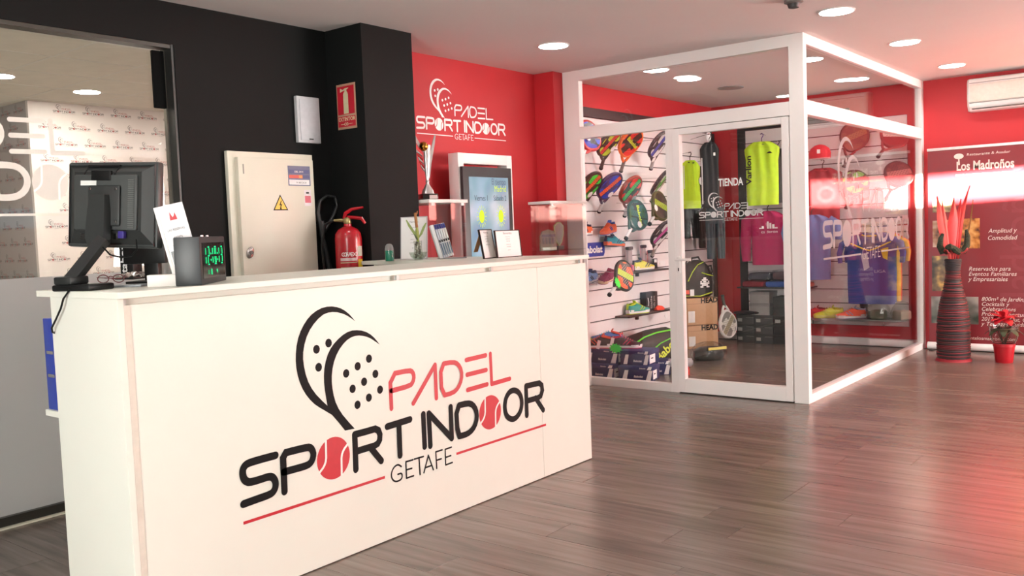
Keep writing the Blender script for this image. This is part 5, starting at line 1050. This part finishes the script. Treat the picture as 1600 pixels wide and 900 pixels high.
# racket bag
t = thing('racket_bag', 'black racket bag with green piping and lime lettering on the shop floor', 'bag', (7.32, 4.18, 0), math.radians(-24))
rg = []
for x, w, h0, h1 in ((-.42, .03, .10, .20), (-.36, .10, .02, .24), (-.22, .13, .0, .29), (0, .145, 0, .335), (.18, .14, 0, .345), (.30, .12, .02, .30), (.36, .05, .08, .22)):
    rg.append([(x, w*math.copysign(abs(math.cos(a))**.7, math.cos(a)), (h0+h1)/2+(h1-h0)/2*math.copysign(abs(math.sin(a))**.7, math.sin(a))) for a in [k*PI/8 for k in range(16)]])
part('body', MB().loft(rg), M((40, 40, 38), .6, bump=.3, scale=50), t)
gp_ = M((110, 220, 60), .4)
def bagc(pts, r=.006): part('green_piping', MB().tube(pts, r, 6), gp_, t)
bagc([(-.40, -.075, .14), (-.30, -.125, .22), (-.15, -.11, .285), (0, -.10, .315), (.15, -.10, .325), (.28, -.10, .28)], .008); bagc([(-.12, -.142, .14), (0, -.152, .22), (.14, -.15, .262), (.26, -.135, .22)]); bagc([(.18, -.15, .06), (.26, -.145, .14), (.31, -.12, .20)])
text('bag_lettering', 'Babolat', .12, M((212, 232, 60), .4), t, TR((-.02, -.160, .045)) @ Matrix.Rotation(math.radians(-38), 4, 'Y'), bold=.003, width=.34); part('orange_mark', MB().box(.20, .235, -.158, -.152, .215, .235), M((236, 110, 60), .4), t)
part('zip_pull', MB().tube([(.33, -.10, .2), (.335, -.11, .14)], .004, 6), CHROME, t)
t = thing('rolled_socks', 'pair of rolled light grey socks lying against the racket bag', 'socks', (6.98, 3.70, .10), math.radians(-60)); part('roll', MB().tube([(-.10, 0, .0), (-.04, 0, .004), (.04, 0, .004), (.10, 0, 0)], [.034, .042, .042, .036], 12), M((176, 174, 176), .9, bump=.4, scale=70), t); part('cuff', MB().tube([(.09, 0, 0), (.112, 0, .0)], [.028, .022], 10), M((150, 148, 150), .9), t)
t = carton('red_box', 'small red box below the rolled grey socks', TRz(6.99, 3.70, 0, -60), .15, .10, .06, (220, 60, 50)); part('lid_strip', MB().box(-.07, .07, -.051, -.0502, .03, .05), M((240, 90, 70), .4), t)

# ---- cartons, backpack and leaning racket at the far end of the slat wall
CRD = (186, 146, 106)
def headbox(label, MW, w, d, h, band):
    t = carton('cardboard_carton', label, MW, w, d, h, CRD, group='brown cartons')
    part('tape_line', MB().box(-w/2, w/2, -d/2-.001, -d/2-.0002, h-.065, h-.061), M((150, 112, 78), .6), t, smooth=False); part('label', MB().box(-w*.48, -w*.26, -d/2-.0014, -d/2-.0004, h*.10, h*.52), M((206, 204, 198), .5), t, smooth=False)
    text('carton_lettering', 'HEAD', .072, INK, t, TR((-w*.06, -d/2-.0012, h-.056)), bold=.003, width=.19)
    part('flap_seam', MB().box(-.002, .002, -d/2, d/2, h-.002, h+.0005), M((130, 98, 66), .7), t, smooth=False); return t
p0 = at(1099, 534, 'z', 0)*.95; HX, HY = p0.x+.616*.13, p0.y+.788*.13
headbox('lower brown carton with black lettering on the shop floor', TRz(HX, HY, 0, -38), .34, .26, .245, 0); headbox('upper brown carton carrying the backpack', TRz(HX, HY, .2455, -38), .34, .26, .285, 0)
t = thing('backpack', 'black backpack with lime piping and white block emblem on the brown cartons', 'backpack', (HX, HY, .532), math.radians(-40))
t.scale = (.88, .88, .95)
rg = []
for z, w, d in ((.0, .15, .07), (.02, .185, .10), (.12, .20, .115), (.24, .19, .11), (.33, .15, .09), (.39, .09, .06), (.41, .03, .03)):
    rg.append([(w*math.copysign(abs(math.cos(a))**.6, math.cos(a)), d*math.copysign(abs(math.sin(a))**.6, math.sin(a)), z) for a in [k*PI/8 for k in range(16)]])
part('body', MB().loft(rg), M((34, 34, 34), .6, bump=.3, scale=50), t)
for pts in (((-.15, -.105, .18), (-.10, -.12, .28), (-.02, -.10, .36), (.06, -.08, .385)), ((.02, -.118, .27), (.10, -.118, .245), (.17, -.10, .23)), ((-.19, -.08, .02), (0, -.115, .012), (.15, -.11, .05))): part('lime_piping', MB().tube(pts, .006, 6), M((190, 220, 60), .4), t)
part('grey_side', MB().loft([[(.15, -.09, .02), (.196, -.03, .02), (.19, .04, .02), (.16, .05, .02)], [(.165, -.105, .16), (.212, -.03, .16), (.205, .04, .16), (.17, .05, .16)], [(.13, -.085, .32), (.165, -.03, .32), (.16, .04, .32), (.13, .05, .32)]]), M((96, 98, 102), .6), t)
em = MB(); k_ = ['..##..', '.####.', '#.##.#', '######', '.####.', '##..##']
for r_, row in enumerate(k_):
    for c2, ch2 in enumerate(row):
        if ch2 == '#': em.box(.0+c2*.019, .0165+c2*.019, -.121, -.117, .20-r_*.019, .2165-r_*.019)
part('white_emblem', em, WPRINT, t, smooth=False); part('top_straps', MB().tube([(-.09, 0, .36), (-.05, 0, .43), (.03, 0, .44), (.08, 0, .36)], .012, 8).tube([(-.06, -.03, .38), (-.13, -.05, .42), (-.16, -.05, .36)], .011, 8).tube([(.10, -.04, .33), (.17, -.05, .34), (.20, -.02, .26)], .011, 8), M((60, 60, 58), .6), t)
part('white_tag', MB().box(-.135, -.085, -.125, -.118, .02, .09), PAPER, t); part('red_tag', MB().box(-.185, -.14, -.112, -.104, .04, .085), M((230, 80, 50), .5), t)
LH = at(1137, 507, 'y', 4.12); _z = Vector((.10, -.12, -1)).normalized(); _n = Vector((-.25, -1, 0)).normalized(); _n = (_n-_z*_n.dot(_z)).normalized(); _x = (-_n).cross(_z); LEAN = Matrix(((_x.x, -_n.x, _z.x, LH.x), (_x.y, -_n.y, _z.y, LH.y), (_x.z, -_n.z, _z.z, LH.z), (0, 0, 0, 1)))
racket('pale grey racket with black side lettering leaning beside the brown cartons', LEAN, ((206, 204, 196), (150, 140, 110), (120, 116, 110), BK, (210, 208, 204)), (60, 58, 56), tagc=None, hook=False)
t = thing('plastic_bag', 'clear plastic bag of dark goods with a yellow strip before the cartons', 'bag', (7.86, 3.86, 0), math.radians(-30)); part('goods', MB().loft([[(w*math.cos(k*PI/6), w*.7*math.sin(k*PI/6), z) for k in range(12)] for z, w in ((0, .14), (.03, .16), (.09, .15), (.12, .10))]), M((52, 54, 52), .5, bump=.5), t)
m_ = MB(); m_.loft([[(w*math.cos(k*PI/9)*(1+.08*math.sin(k*3.7+z*40)), w*.75*math.sin(k*PI/9)*(1+.08*math.cos(k*2.9)), z) for k in range(18)] for z, w in ((0, .16), (.04, .185), (.10, .18), (.15, .13), (.17, .06))]); part('film', m_, glass((.86, .88, .87), rough=.12), t, smooth=False)
part('yellow_strip', MB().box(-.10, .10, -.155, -.145, .11, .135), M((200, 190, 80), .4), t)
# dark boxes on the far wall side
DKG = (74, 76, 76)
def dbox(label, y, z, w=.205, h=.10, x=9.14, col=DKG, lab=True):
    t = carton('dark_box', label, frame((x+.115, y, z), (0, -1, 0), (0, 0, 1)), w, .23, h, col, lid=tuple(int(c*.9) for c in col), group='grey shoe boxes by the far wall')
    if lab: part('label', MB().box(-w*.42, -w*.18, -.1165, -.1155, .025, .06), M((170, 170, 166), .5), t, smooth=False)
    part('edge_line', MB().box(w*.05, w*.45, -.1192, -.1180, h-.032, h-.028), M((140, 140, 138), .5), t, smooth=False); return t
rows_ = ('bottom', 'middle', 'top')
for r_ in range(3):
    dbox('grey shoe box in the left column by the red wall strip, %s row' % rows_[r_], 4.045, r_*.1005); dbox('grey shoe box in the middle column of the grey stack, %s row' % rows_[r_], 3.832, r_*.1005, x=9.13)
for r_ in range(5): dbox('dark box in the right column of the grey stack, %s' % ('lowest', 'second from the floor', 'third from the floor', 'fourth from the floor', 'topmost')[r_], 3.60, r_*.1005, w=.235, x=9.11, col=(54, 56, 56), lab=r_ == 2)
for r_ in range(2): dbox('pale grey box above the middle column, %s of two' % ('lower', 'upper')[r_], 3.88, .3015+r_*.125, w=.22, h=.1245, x=9.14, col=(150, 150, 148), lab=False)
t = thing('racket_cover', 'black racket cover lying on the left column of grey boxes', 'racket cover', (9.13, 4.04, .3025), math.radians(-80)); part('cover', MB().loft([[(x, w*math.cos(k*PI/6), .022+h*math.sin(k*PI/6)) for k in range(12)] for x, w, h in ((-.12, .03, .010), (-.09, .07, .018), (0, .105, .022), (.07, .08, .02), (.11, .04, .014))]), M((26, 26, 27), .3), t); part('handle_sleeve', MB().tube([(.10, 0, .022), (.15, 0, .022)], .018, 8), M((32, 32, 33), .5), t)
t = thing('clothes_shelf', 'dark shelf board above the grey boxes on the far wall', 'shelf', (9.356, 3.75, .605)); part('board', MB().box(-.27, 0, -.42, .36, -.015, 0, .001), M((60, 60, 60), .5), t); part('bracket', MB().box(-.2, 0, -.40, -.39, -.05, -.0155), CHROME, t)
def folded(label, y, x, z, w, d, h, col, yaw=0):
    t = thing('folded_clothes', label, 'clothes', (x, y, z), math.radians(yaw), group='folded clothes in clear bags')
    part('cloth', MB().box(-w/2, w/2, -d/2, d/2, 0, h*.8, h*.3), M(col, .8, bump=.4, scale=30), t)
    m_ = MB(); m_.loft([[(w*.54*math.copysign(abs(math.cos(a))**.5, math.cos(a))*(1+.03*math.sin(a*7+zz*90)), d*.54*math.copysign(abs(math.sin(a))**.5, math.sin(a)), zz) for a in [k*PI/12 for k in range(24)]] for zz in (.0, h*.5, h*.93, h)]); part('clear_bag', m_, glass((.88, .88, .9), rough=.1), t, smooth=False)
folded('red bagged garment on the dark shelf, left end', 3.93, 9.20, .606, .24, .24, .075, (150, 40, 56)); folded('blue and red bagged garment on the dark shelf, middle', 3.66, 9.20, .606, .24, .26, .075, (40, 90, 170)); folded('orange bagged garment at the right end of the dark shelf', 3.42, 9.20, .606, .22, .16, .05, (230, 90, 50))
folded('dark grey bagged garment lying on the red one', 3.86, 9.20, .682, .22, .26, .09, (70, 72, 84)); folded('brownish bagged garment lying on the blue one', 3.58, 9.20, .682, .22, .28, .10, (96, 80, 84))

# ---- garments
def gshape(rows, d, folds=6, amp=.008, nx=22, ph=0.0, sub=3):
    R = []
    for (z0, a0, b0), (z1, a1, b1) in zip(rows, rows[1:]):
        for k in range(sub): f = k/sub; R.append((z0+(z1-z0)*f, a0+(a1-a0)*f, b0+(b1-b0)*f))
    R.append(rows[-1]); rings = []
    for z, a, b in R:
        f_ = []; bk_ = []
        for i in range(nx+1):
            s = -1+2*i/nx; x = a+(b-a)*(i/nx); e = math.sqrt(max(0, 1-s*s))
            wv = amp*e*math.sin(folds*s*PI/2+ph+z*3)+amp*.5*e*math.sin(folds*1.7*s+z*9+ph)
            f_.append((x, -d*e**.6+wv, z)); bk_.append((x, d*.5*e**.6+wv*.5, z))
        rings.append(f_+bk_[1:-1][::-1])
    return MB().loft(rings)
def hanger(t, z, w, col=(60, 40, 34), hook=True):
    part('hanger', MB().tube([(-w/2, .0, z-.05), (0, 0, z-.005), (w/2, 0, z-.05)], .007, 6), M(col, .4), t)
    if hook: part('hanger_hook', MB().tube([(0, 0, z-.005), (0, 0, z+.035), (.014, 0, z+.052), (.018, 0, z+.068), (.006, 0, z+.082), (-.012, 0, z+.074)], .0045, 6), M(col, .4), t)
def shirt(label, MW, col, w=.40, h=.62, sleeve=None, collar=None, d=.05, hz=(60, 40, 34), cat='shirt', name='hanging_shirt', neck=.08, group=None, rail=False, sr=1.0, hk=.16, flare=0.0, slc=None):
    """local origin at the collar; hangs down along -z"""
    t = thing(name, label, cat, MW=MW, group=group); mt = M(col, .8, var=.05, scale=20)
    sw = w/2
    rows = [(-.005, -neck, neck), (-.03, -sw*.72, sw*.72), (-.07, -sw*.98, sw*.98), (-.12, -sw*.97, sw*.97), (-.20, -sw*.90, sw*.90), (-h*.5, -sw*.90, sw*.90), (-h*.75, -sw*(.9+flare*.5), sw*(.9+flare*.5)), (-h, -sw*(.88+flare), sw*(.88+flare))]
    part('body', gshape(rows, d), mt, t)
    if sleeve:
        for s in (-1, 1):
            L_ = sleeve; pts = [(s*sw*.80, 0, -.065), (s*(sw*1.02+.02), 0, -.11), (s*(sw*1.05+.035), -.005, -.11-L_*.5), (s*(sw*1.04+.03), -.01, -.11-L_)]
            part('sleeve', MB().tube(pts, [.055*sr, .065*sr, .058*sr, .046*sr], 12, sx=.7), M(slc, .8) if slc else mt, t)
    part('collar', MB().tube([(neck*1.0*math.cos(a), -.028*math.sin(a)-.01, -.012-.022*max(0, math.sin(a))) for a in [k*PI/8 for k in range(16)]], .006, 6, closed=True), M(collar or tuple(int(c*.7) for c in col), .8), t)
    hanger(t, .0, w*.8, hz); 
    if not rail: part('wall_hook', MB().tube([(.0, -.02, .082), (0, hk, .075)], .004, 6), CHROME, t)
    return t
def atw(px, py, ax, v): 
    p = at(px, py, ax, v); return p
FX = lambda p: frame(p, (.28, -.96, 0), (0, 0, 1))       # faces the shop front, for things on the far wall
NEO = (196, 236, 50)
p = at(1190, 221, 'x', 9.02)
t = shirt('neon green shirt with black side lettering on a purple hanger on the far wall', frame(p, (.15, -.99, 0), (0, 0, 1)), NEO, w=.37, h=.66, collar=(120, 130, 110), hz=(100, 60, 150), neck=.085)
text('shirt_lettering', 'Varlion', .075, INK, t, TR((-.100, -.058, -.44)) @ Matrix.Rotation(-PI/2, 4, 'Y'), bold=.002, width=.30); part('chest_mark', MB().flat([(.06, -.13), (.08, -.115), (.10, -.112), (.12, -.13)]), INK, t, TR((0, -.056, 0)), smooth=False)
p = at(1215, 232, 'x', 9.22)
shirt('dark grey shirt hanging behind the neon green shirt', frame(p, (.15, -.99, 0), (0, 0, 1)), (78, 76, 78), w=.36, h=.57, sleeve=.26, d=.035)
p = at(1199, 329, 'x', 9.10)
t = shirt('magenta sweatshirt with white block emblem below the neon shirt', frame(p, (.15, -.99, 0), (0, 0, 1)), (176, 30, 90), w=.38, h=.57, sleeve=.42, collar=(150, 24, 74), neck=.075)
em = MB()
for k, (x, z, w_, h_) in enumerate(((.0, 0, .02, .06), (.026, 0, .02, .075), (.052, 0, .02, .06), (-.028, 0, .022, .03), (.080, 0, .024, .045), (-.055, 0, .025, .012), (.106, 0, .03, .014))): em.box(x, x+w_, -.002, 0, z, z+h_)
part('white_emblem', em, WPRINT, t, TR((-.02, -.056, -.19)), smooth=False); text('shirt_lettering', 'calderón', .042, WPRINT, t, TR((.03, -.057, -.235)), align='CENTER', width=.17)
# garments at the corner of the back wall
FB = lambda p, a=-.0: frame(p, (math.cos(math.radians(-30+a)), math.sin(math.radians(-30+a)), 0), (0, 0, 1))
p = at(1078, 250, 'y', 4.33)
t = shirt('neon yellow sleeveless top hanging on the left slat wall behind the door', FB(p), NEO, w=.24, h=.50, collar=(60, 70, 30), flare=.10, neck=.05, d=.04); part('round_tag', MB().prism([(.028*math.cos(k*PI/8), .04*math.sin(k*PI/8)) for k in range(16)], -.002, 0), M((200, 198, 190), .5), t, TR((.095, -.052, -.22)))
part('side_lettering', MB().box(-.105, -.095, -.038, -.034, -.06, -.30), WPRINT, t)
p = at(1079, 328, 'y', 4.41)
def trousers(label, MW, col, w, h, name='hanging_trousers', two=True, d=.04, cat='trousers', stripe=None):
    t = thing(name, label, cat, MW=MW); mt = M(col, .8, var=.06, scale=18); sw = w/2
    part('waist', gshape([(0, -sw*.9, sw*.9), (-.03, -sw*.94, sw*.94), (-h*.3, -sw, sw)], d), mt, t)
    for s in (-1, 1): part('leg', gshape([(-h*.3+.004, -sw*.99 if s < 0 else .0, -.0 if s < 0 else sw*.99), (-h*.65, (-sw*.95 if s < 0 else .01), (-.01 if s < 0 else sw*.95)), (-h, (-sw*.88 if s < 0 else .02), (-.02 if s < 0 else sw*.88))], d*.8), mt, t)
    part('waistband', MB().box(-sw*.9, sw*.9, -d*.9, d*.45, -.002, .015, .006), M(tuple(int(c*.8) for c in col), .8), t)
    part('hanger_hook', MB().tube([(0, 0, .012), (0, .0, .05), (.015, .0, .065), (.02, 0, .08)], .004, 6), CHROME, t)
    part('wall_hook', MB().tube([(.01, -.02, .082), (.01, .14, .075)], .004, 6), CHROME, t)
    if stripe: part('side_stripe', MB().box(-sw*.98-.002, -sw*.98+.010, -.012, .004, -h*.95, -.03), M(stripe, .6), t)
    return t
trousers('black shorts hanging below the neon sleeveless top', FB(p), (38, 38, 38), .22, .30, 'hanging_shorts')
p = at(1101, 262, 'y', 4.36)
trousers('dark brown tracksuit trousers hanging between the neon top and the black jacket', FB(p), (66, 50, 48), .20, .86)
p = at(1108, 222, 'y', 4.06)
t = shirt('black zipped training jacket with white side lettering near the shop corner', FB(p, -10), (36, 38, 40), w=.21, h=.66, collar=(60, 60, 62), neck=.05, d=.045, hk=.46, cat='jacket', name='hanging_jacket'); part('white_badge', MB().box(.02, .04, -.052, -.048, -.14, -.11), WPRINT, t); part('zip', MB().box(-.003, .003, -.050, -.046, -.4, -.03), M((90, 90, 92), .4), t); part('side_lettering', MB().box(-.100, -.092, -.034, -.02, -.62, -.16), M((190, 190, 190), .5), t)
t = thing('collar_tag', 'crumpled white paper tag above the black training jacket', 'price tag', MW=FB(at(1107, 218, 'y', 4.10))); part('card', MB().ball((0, 0, .03), (.03, .012, .05), 10, 8), PAPER, t); part('string', MB().tube([(0, 0, .08), (0, .01, .12)], .002, 5), INK, t)
p = at(1117, 326, 'y', 4.14)
trousers('blue-grey sports trousers hanging below the black jacket', FB(p, -10), (70, 80, 86), .22, .52)
# red cap and polo at the left of the side glass
p = at(1281, 239, 'x', 9.16)
t = thing('baseball_hat', 'red baseball hat hanging on the far wall beside the corner post', 'hat', MW=frame(p, (.2, -.98, 0), (0, 0, 1))); part('crown', MB().loft([[(w*math.cos(k*PI/8), w*.8*math.sin(k*PI/8), z) for k in range(16)] for z, w in ((-.06, .105), (0, .108), (.045, .09), (.075, .05), (.085, .01))]), M((206, 28, 44), .7), t); part('brim', MB().loft([[(.10*math.cos(a)*s, -.06-.10*math.sin(a)*s, -.055-.02*(s > .5)) for a in [k*PI/10 for k in range(11)]] for s in (.6, 1.0)], caps=True), M((190, 24, 40), .7), t); part('white_badge', MB().box(-.015, .015, -.092, -.086, -.01, .03), WPRINT, t)
p = at(1268, 335, 'x', 9.0)
shirt('blue polo shirt half hidden behind the corner post', frame(p, (.5, -.87, 0), (0, 0, 1)), (96, 120, 176), w=.40, h=.66, sleeve=.15, collar=(70, 96, 160))
p = at(1285, 262, 'x', 9.24)
shirt('red training shirt hanging on the far wall under the red hat', frame(p, (.2, -.98, 0), (0, 0, 1)), (170, 40, 50), w=.36, h=.60, sleeve=.2, sr=.6, d=.03, collar=(200, 60, 60))
# rail with jerseys
z_r = at(1390, 352, 'x', 8.95).z
y0_, y1_ = at(1345, 352, 'x', 8.95).y, 2.42
t = thing('garment_rail', 'chrome garment rail holding the blue jerseys', 'rail', (8.95, (y0_+y1_)/2, z_r)); hl = (y0_-y1_)/2
part('bar', MB().tube([(0, -hl, 0), (0, hl, 0)], .011, 10), CHROME, t)
for s in (-1, 1): part('arm', MB().tube([(0, s*hl*.9, 0), (.41, s*hl*.9, 0)], .009, 8), CHROME, t)
cj = [((52, 70, 150), (236, 200, 60), 'blue football jersey with a yellow collar, foremost on the chrome rail', 1386, 8.80, .48), ((60, 60, 150), (60, 60, 140), 'violet-blue jersey directly behind the foremost one on the rail', 1374, 8.91, .42), ((40, 84, 140), (60, 120, 170), 'teal-blue jersey at the back left of the rail', 1380, 9.02, .38),
      ((226, 180, 60), (226, 180, 60), 'yellow jersey at the right end of the rail', 1408, 9.13, .40), ((222, 74, 40), (220, 90, 50), 'orange jersey last on the rail near the frame', 1424, 9.24, .36)]
for col, cc, l, px, xx, w_ in cj:
    p = at(px, 366, 'x', xx); t = shirt(l, frame(Vector((xx, max(p.y, 2.62), z_r-.06)), (.06, -.998, 0), (0, 0, 1)), col, w=w_, h=.68, sleeve=.18, collar=cc, hz=(200, 200, 200), d=.03, rail=True, sr=.45)
    if 'foremost' in l.split(',')[-1]:
        part('yellow_panel', MB().flat([(.10, -.16), (.17, -.14), (.16, -.26), (.12, -.24)]), M((240, 210, 50), .7), t, TR((0, -.052, 0)), smooth=False); part('chest_print', MB().flat([(-.08, -.20), (-.02, -.19), (.0, -.33), (-.05, -.36)]), M((190, 196, 214), .6), t, TR((0, -.053, 0)), smooth=False)
        part('yellow_stripe', MB().tube([(-.17, -.045, -.10), (-.06, -.056, -.15), (0, -.058, -.17), (.06, -.056, -.15), (.19, -.042, -.09)], .007, 6), M((240, 206, 60), .7), t); text('jersey_lettering', 'LIGA', .04, M((190, 196, 210), .6), t, TR((.04, -.052, -.38)), width=.10)
# shelf with mannequin leg and shoes
zs = at(1300, 497, 'x', 9.15).z
t = thing('shoe_shelf', 'grey low shelf with bright shoes behind the side glass', 'shelf', (9.355, 3.0, zs)); part('board', MB().box(-.27, 0, -.56, .42, -.02, 0, .002), M((120, 118, 118), .5), t, label='grey board'); part('bracket', MB().box(-.22, 0, .3, .31, -.06, -.0205).box(-.22, 0, -.4, -.39, -.06, -.0205), CHROME, t)
def onsh(px, x=9.18): return (x, at(px, 490, 'x', x).y, zs+.007)
shoe('neon yellow shoe on the low grey shelf behind the side glass', smw(onsh(1295), (-.45, .88, 0)), (222, 236, 60), (220, 230, 120), (200, 220, 60), (210, 220, 60), s=1.0); shoe('bright orange shoe with white sole on the low grey shelf', smw(onsh(1330), (-.45, .88, 0)), (250, 96, 60), (240, 236, 232), (150, 160, 190), (250, 130, 80), s=1.0)
shoe('red shoe half hidden by the corner post on the low grey shelf', smw(onsh(1272, 9.2), (-.45, .88, 0)), (200, 40, 50), (150, 50, 60), (120, 30, 40), (200, 40, 50), s=.95)
p = onsh(1347, 9.275)
t = thing('mannequin_leg', 'black mannequin leg with a ribbed sport sleeve on the low grey shelf', 'mannequin', (p[0], p[1]-.02, zs), math.radians(90))
part('leg', MB().loft([[(cx+w*math.cos(k*PI/7), w*.9*math.sin(k*PI/7), z) for k in range(14)] for z, w, cx in ((.06, .034, .0), (.12, .036, 0), (.20, .050, .004), (.28, .058, .008), (.36, .048, 0), (.42, .052, -.006), (.50, .070, -.004), (.58, .085, 0), (.60, .085, 0))]), M((26, 28, 32), .5), t)
part('foot', MB().loft([[(x, w*math.cos(k*PI/5), max(0, .03+h*math.sin(k*PI/5))) for k in range(10)] for x, w, h in ((-.14, .015, .02), (-.10, .034, .03), (-.02, .036, .045), (.03, .03, .04), (.045, .012, .02))]), M((26, 28, 32), .5), t)
for k in range(6): part('sleeve_rib', MB().tube([((.037+.0025*k)*math.cos(a*PI/7), (.034+.0025*k)*math.sin(a*PI/7), .075+.022*k) for a in range(14)], .004, 5, closed=True), M((60, 66, 80), .6), t)
for k, (px, l) in enumerate(((1373, 'left clear bag of pale goods at the foot of the jerseys'), (1409, 'right clear bag of pale goods at the foot of the jerseys'))):
    q = onsh(px, 9.2); t = thing('plastic_bag', l, 'bag', (q[0], q[1], zs+.0005), math.radians(60*k), group='clear bags on the low shelf'); part('goods', MB().box(-.06, .06, -.07, .07, 0, .09, .02), M((150+20*k, 146, 126), .6, bump=.4), t)
    m_ = MB(); m_.loft([[(w*math.cos(a)*(1+.1*math.sin(a*5+z*70)), w*1.1*math.sin(a)*(1+.1*math.cos(a*4)), z) for a in [j*PI/9 for j in range(18)]] for z, w in ((0, .09), (.06, .10), (.12, .085), (.17, .05), (.18, .02))]); part('film', m_, glass((.9, .9, .88), rough=.1), t, smooth=False)

# ------------------------------------------------------------------ logo backdrop in the office behind the window
t = thing('logo_backdrop', 'white board printed all over with small club logos in the office behind the window', 'backdrop', (3.57, OY, 0))
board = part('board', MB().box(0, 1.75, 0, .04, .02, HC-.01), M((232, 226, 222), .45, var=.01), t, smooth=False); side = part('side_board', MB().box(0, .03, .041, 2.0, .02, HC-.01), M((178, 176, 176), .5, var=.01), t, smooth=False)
PB = M((90, 84, 84), .5); PR = M((176, 84, 84), .5); lm = logo_merged(.195, PB, PR, simple=True)
r_ = 0; z = 2.488
while z > 1.0:
    n = 0; x = (3.879 if r_ % 2 == 0 else 3.745)-3.57-.0975-.262
    while x < 1.56:
        if x > -.0: obj('printed_logo', lm, board, Matrix.Translation((x, -.0012, z)))
        x += .262
    y = .08+(.13 if r_ % 2 else 0)
    while y < 1.7:
        obj('printed_logo', lm, side, frame((-.0012, y+.195, z), (0, -1, 0), (0, 0, 1))); y += .262
    z -= .1445; r_ += 1
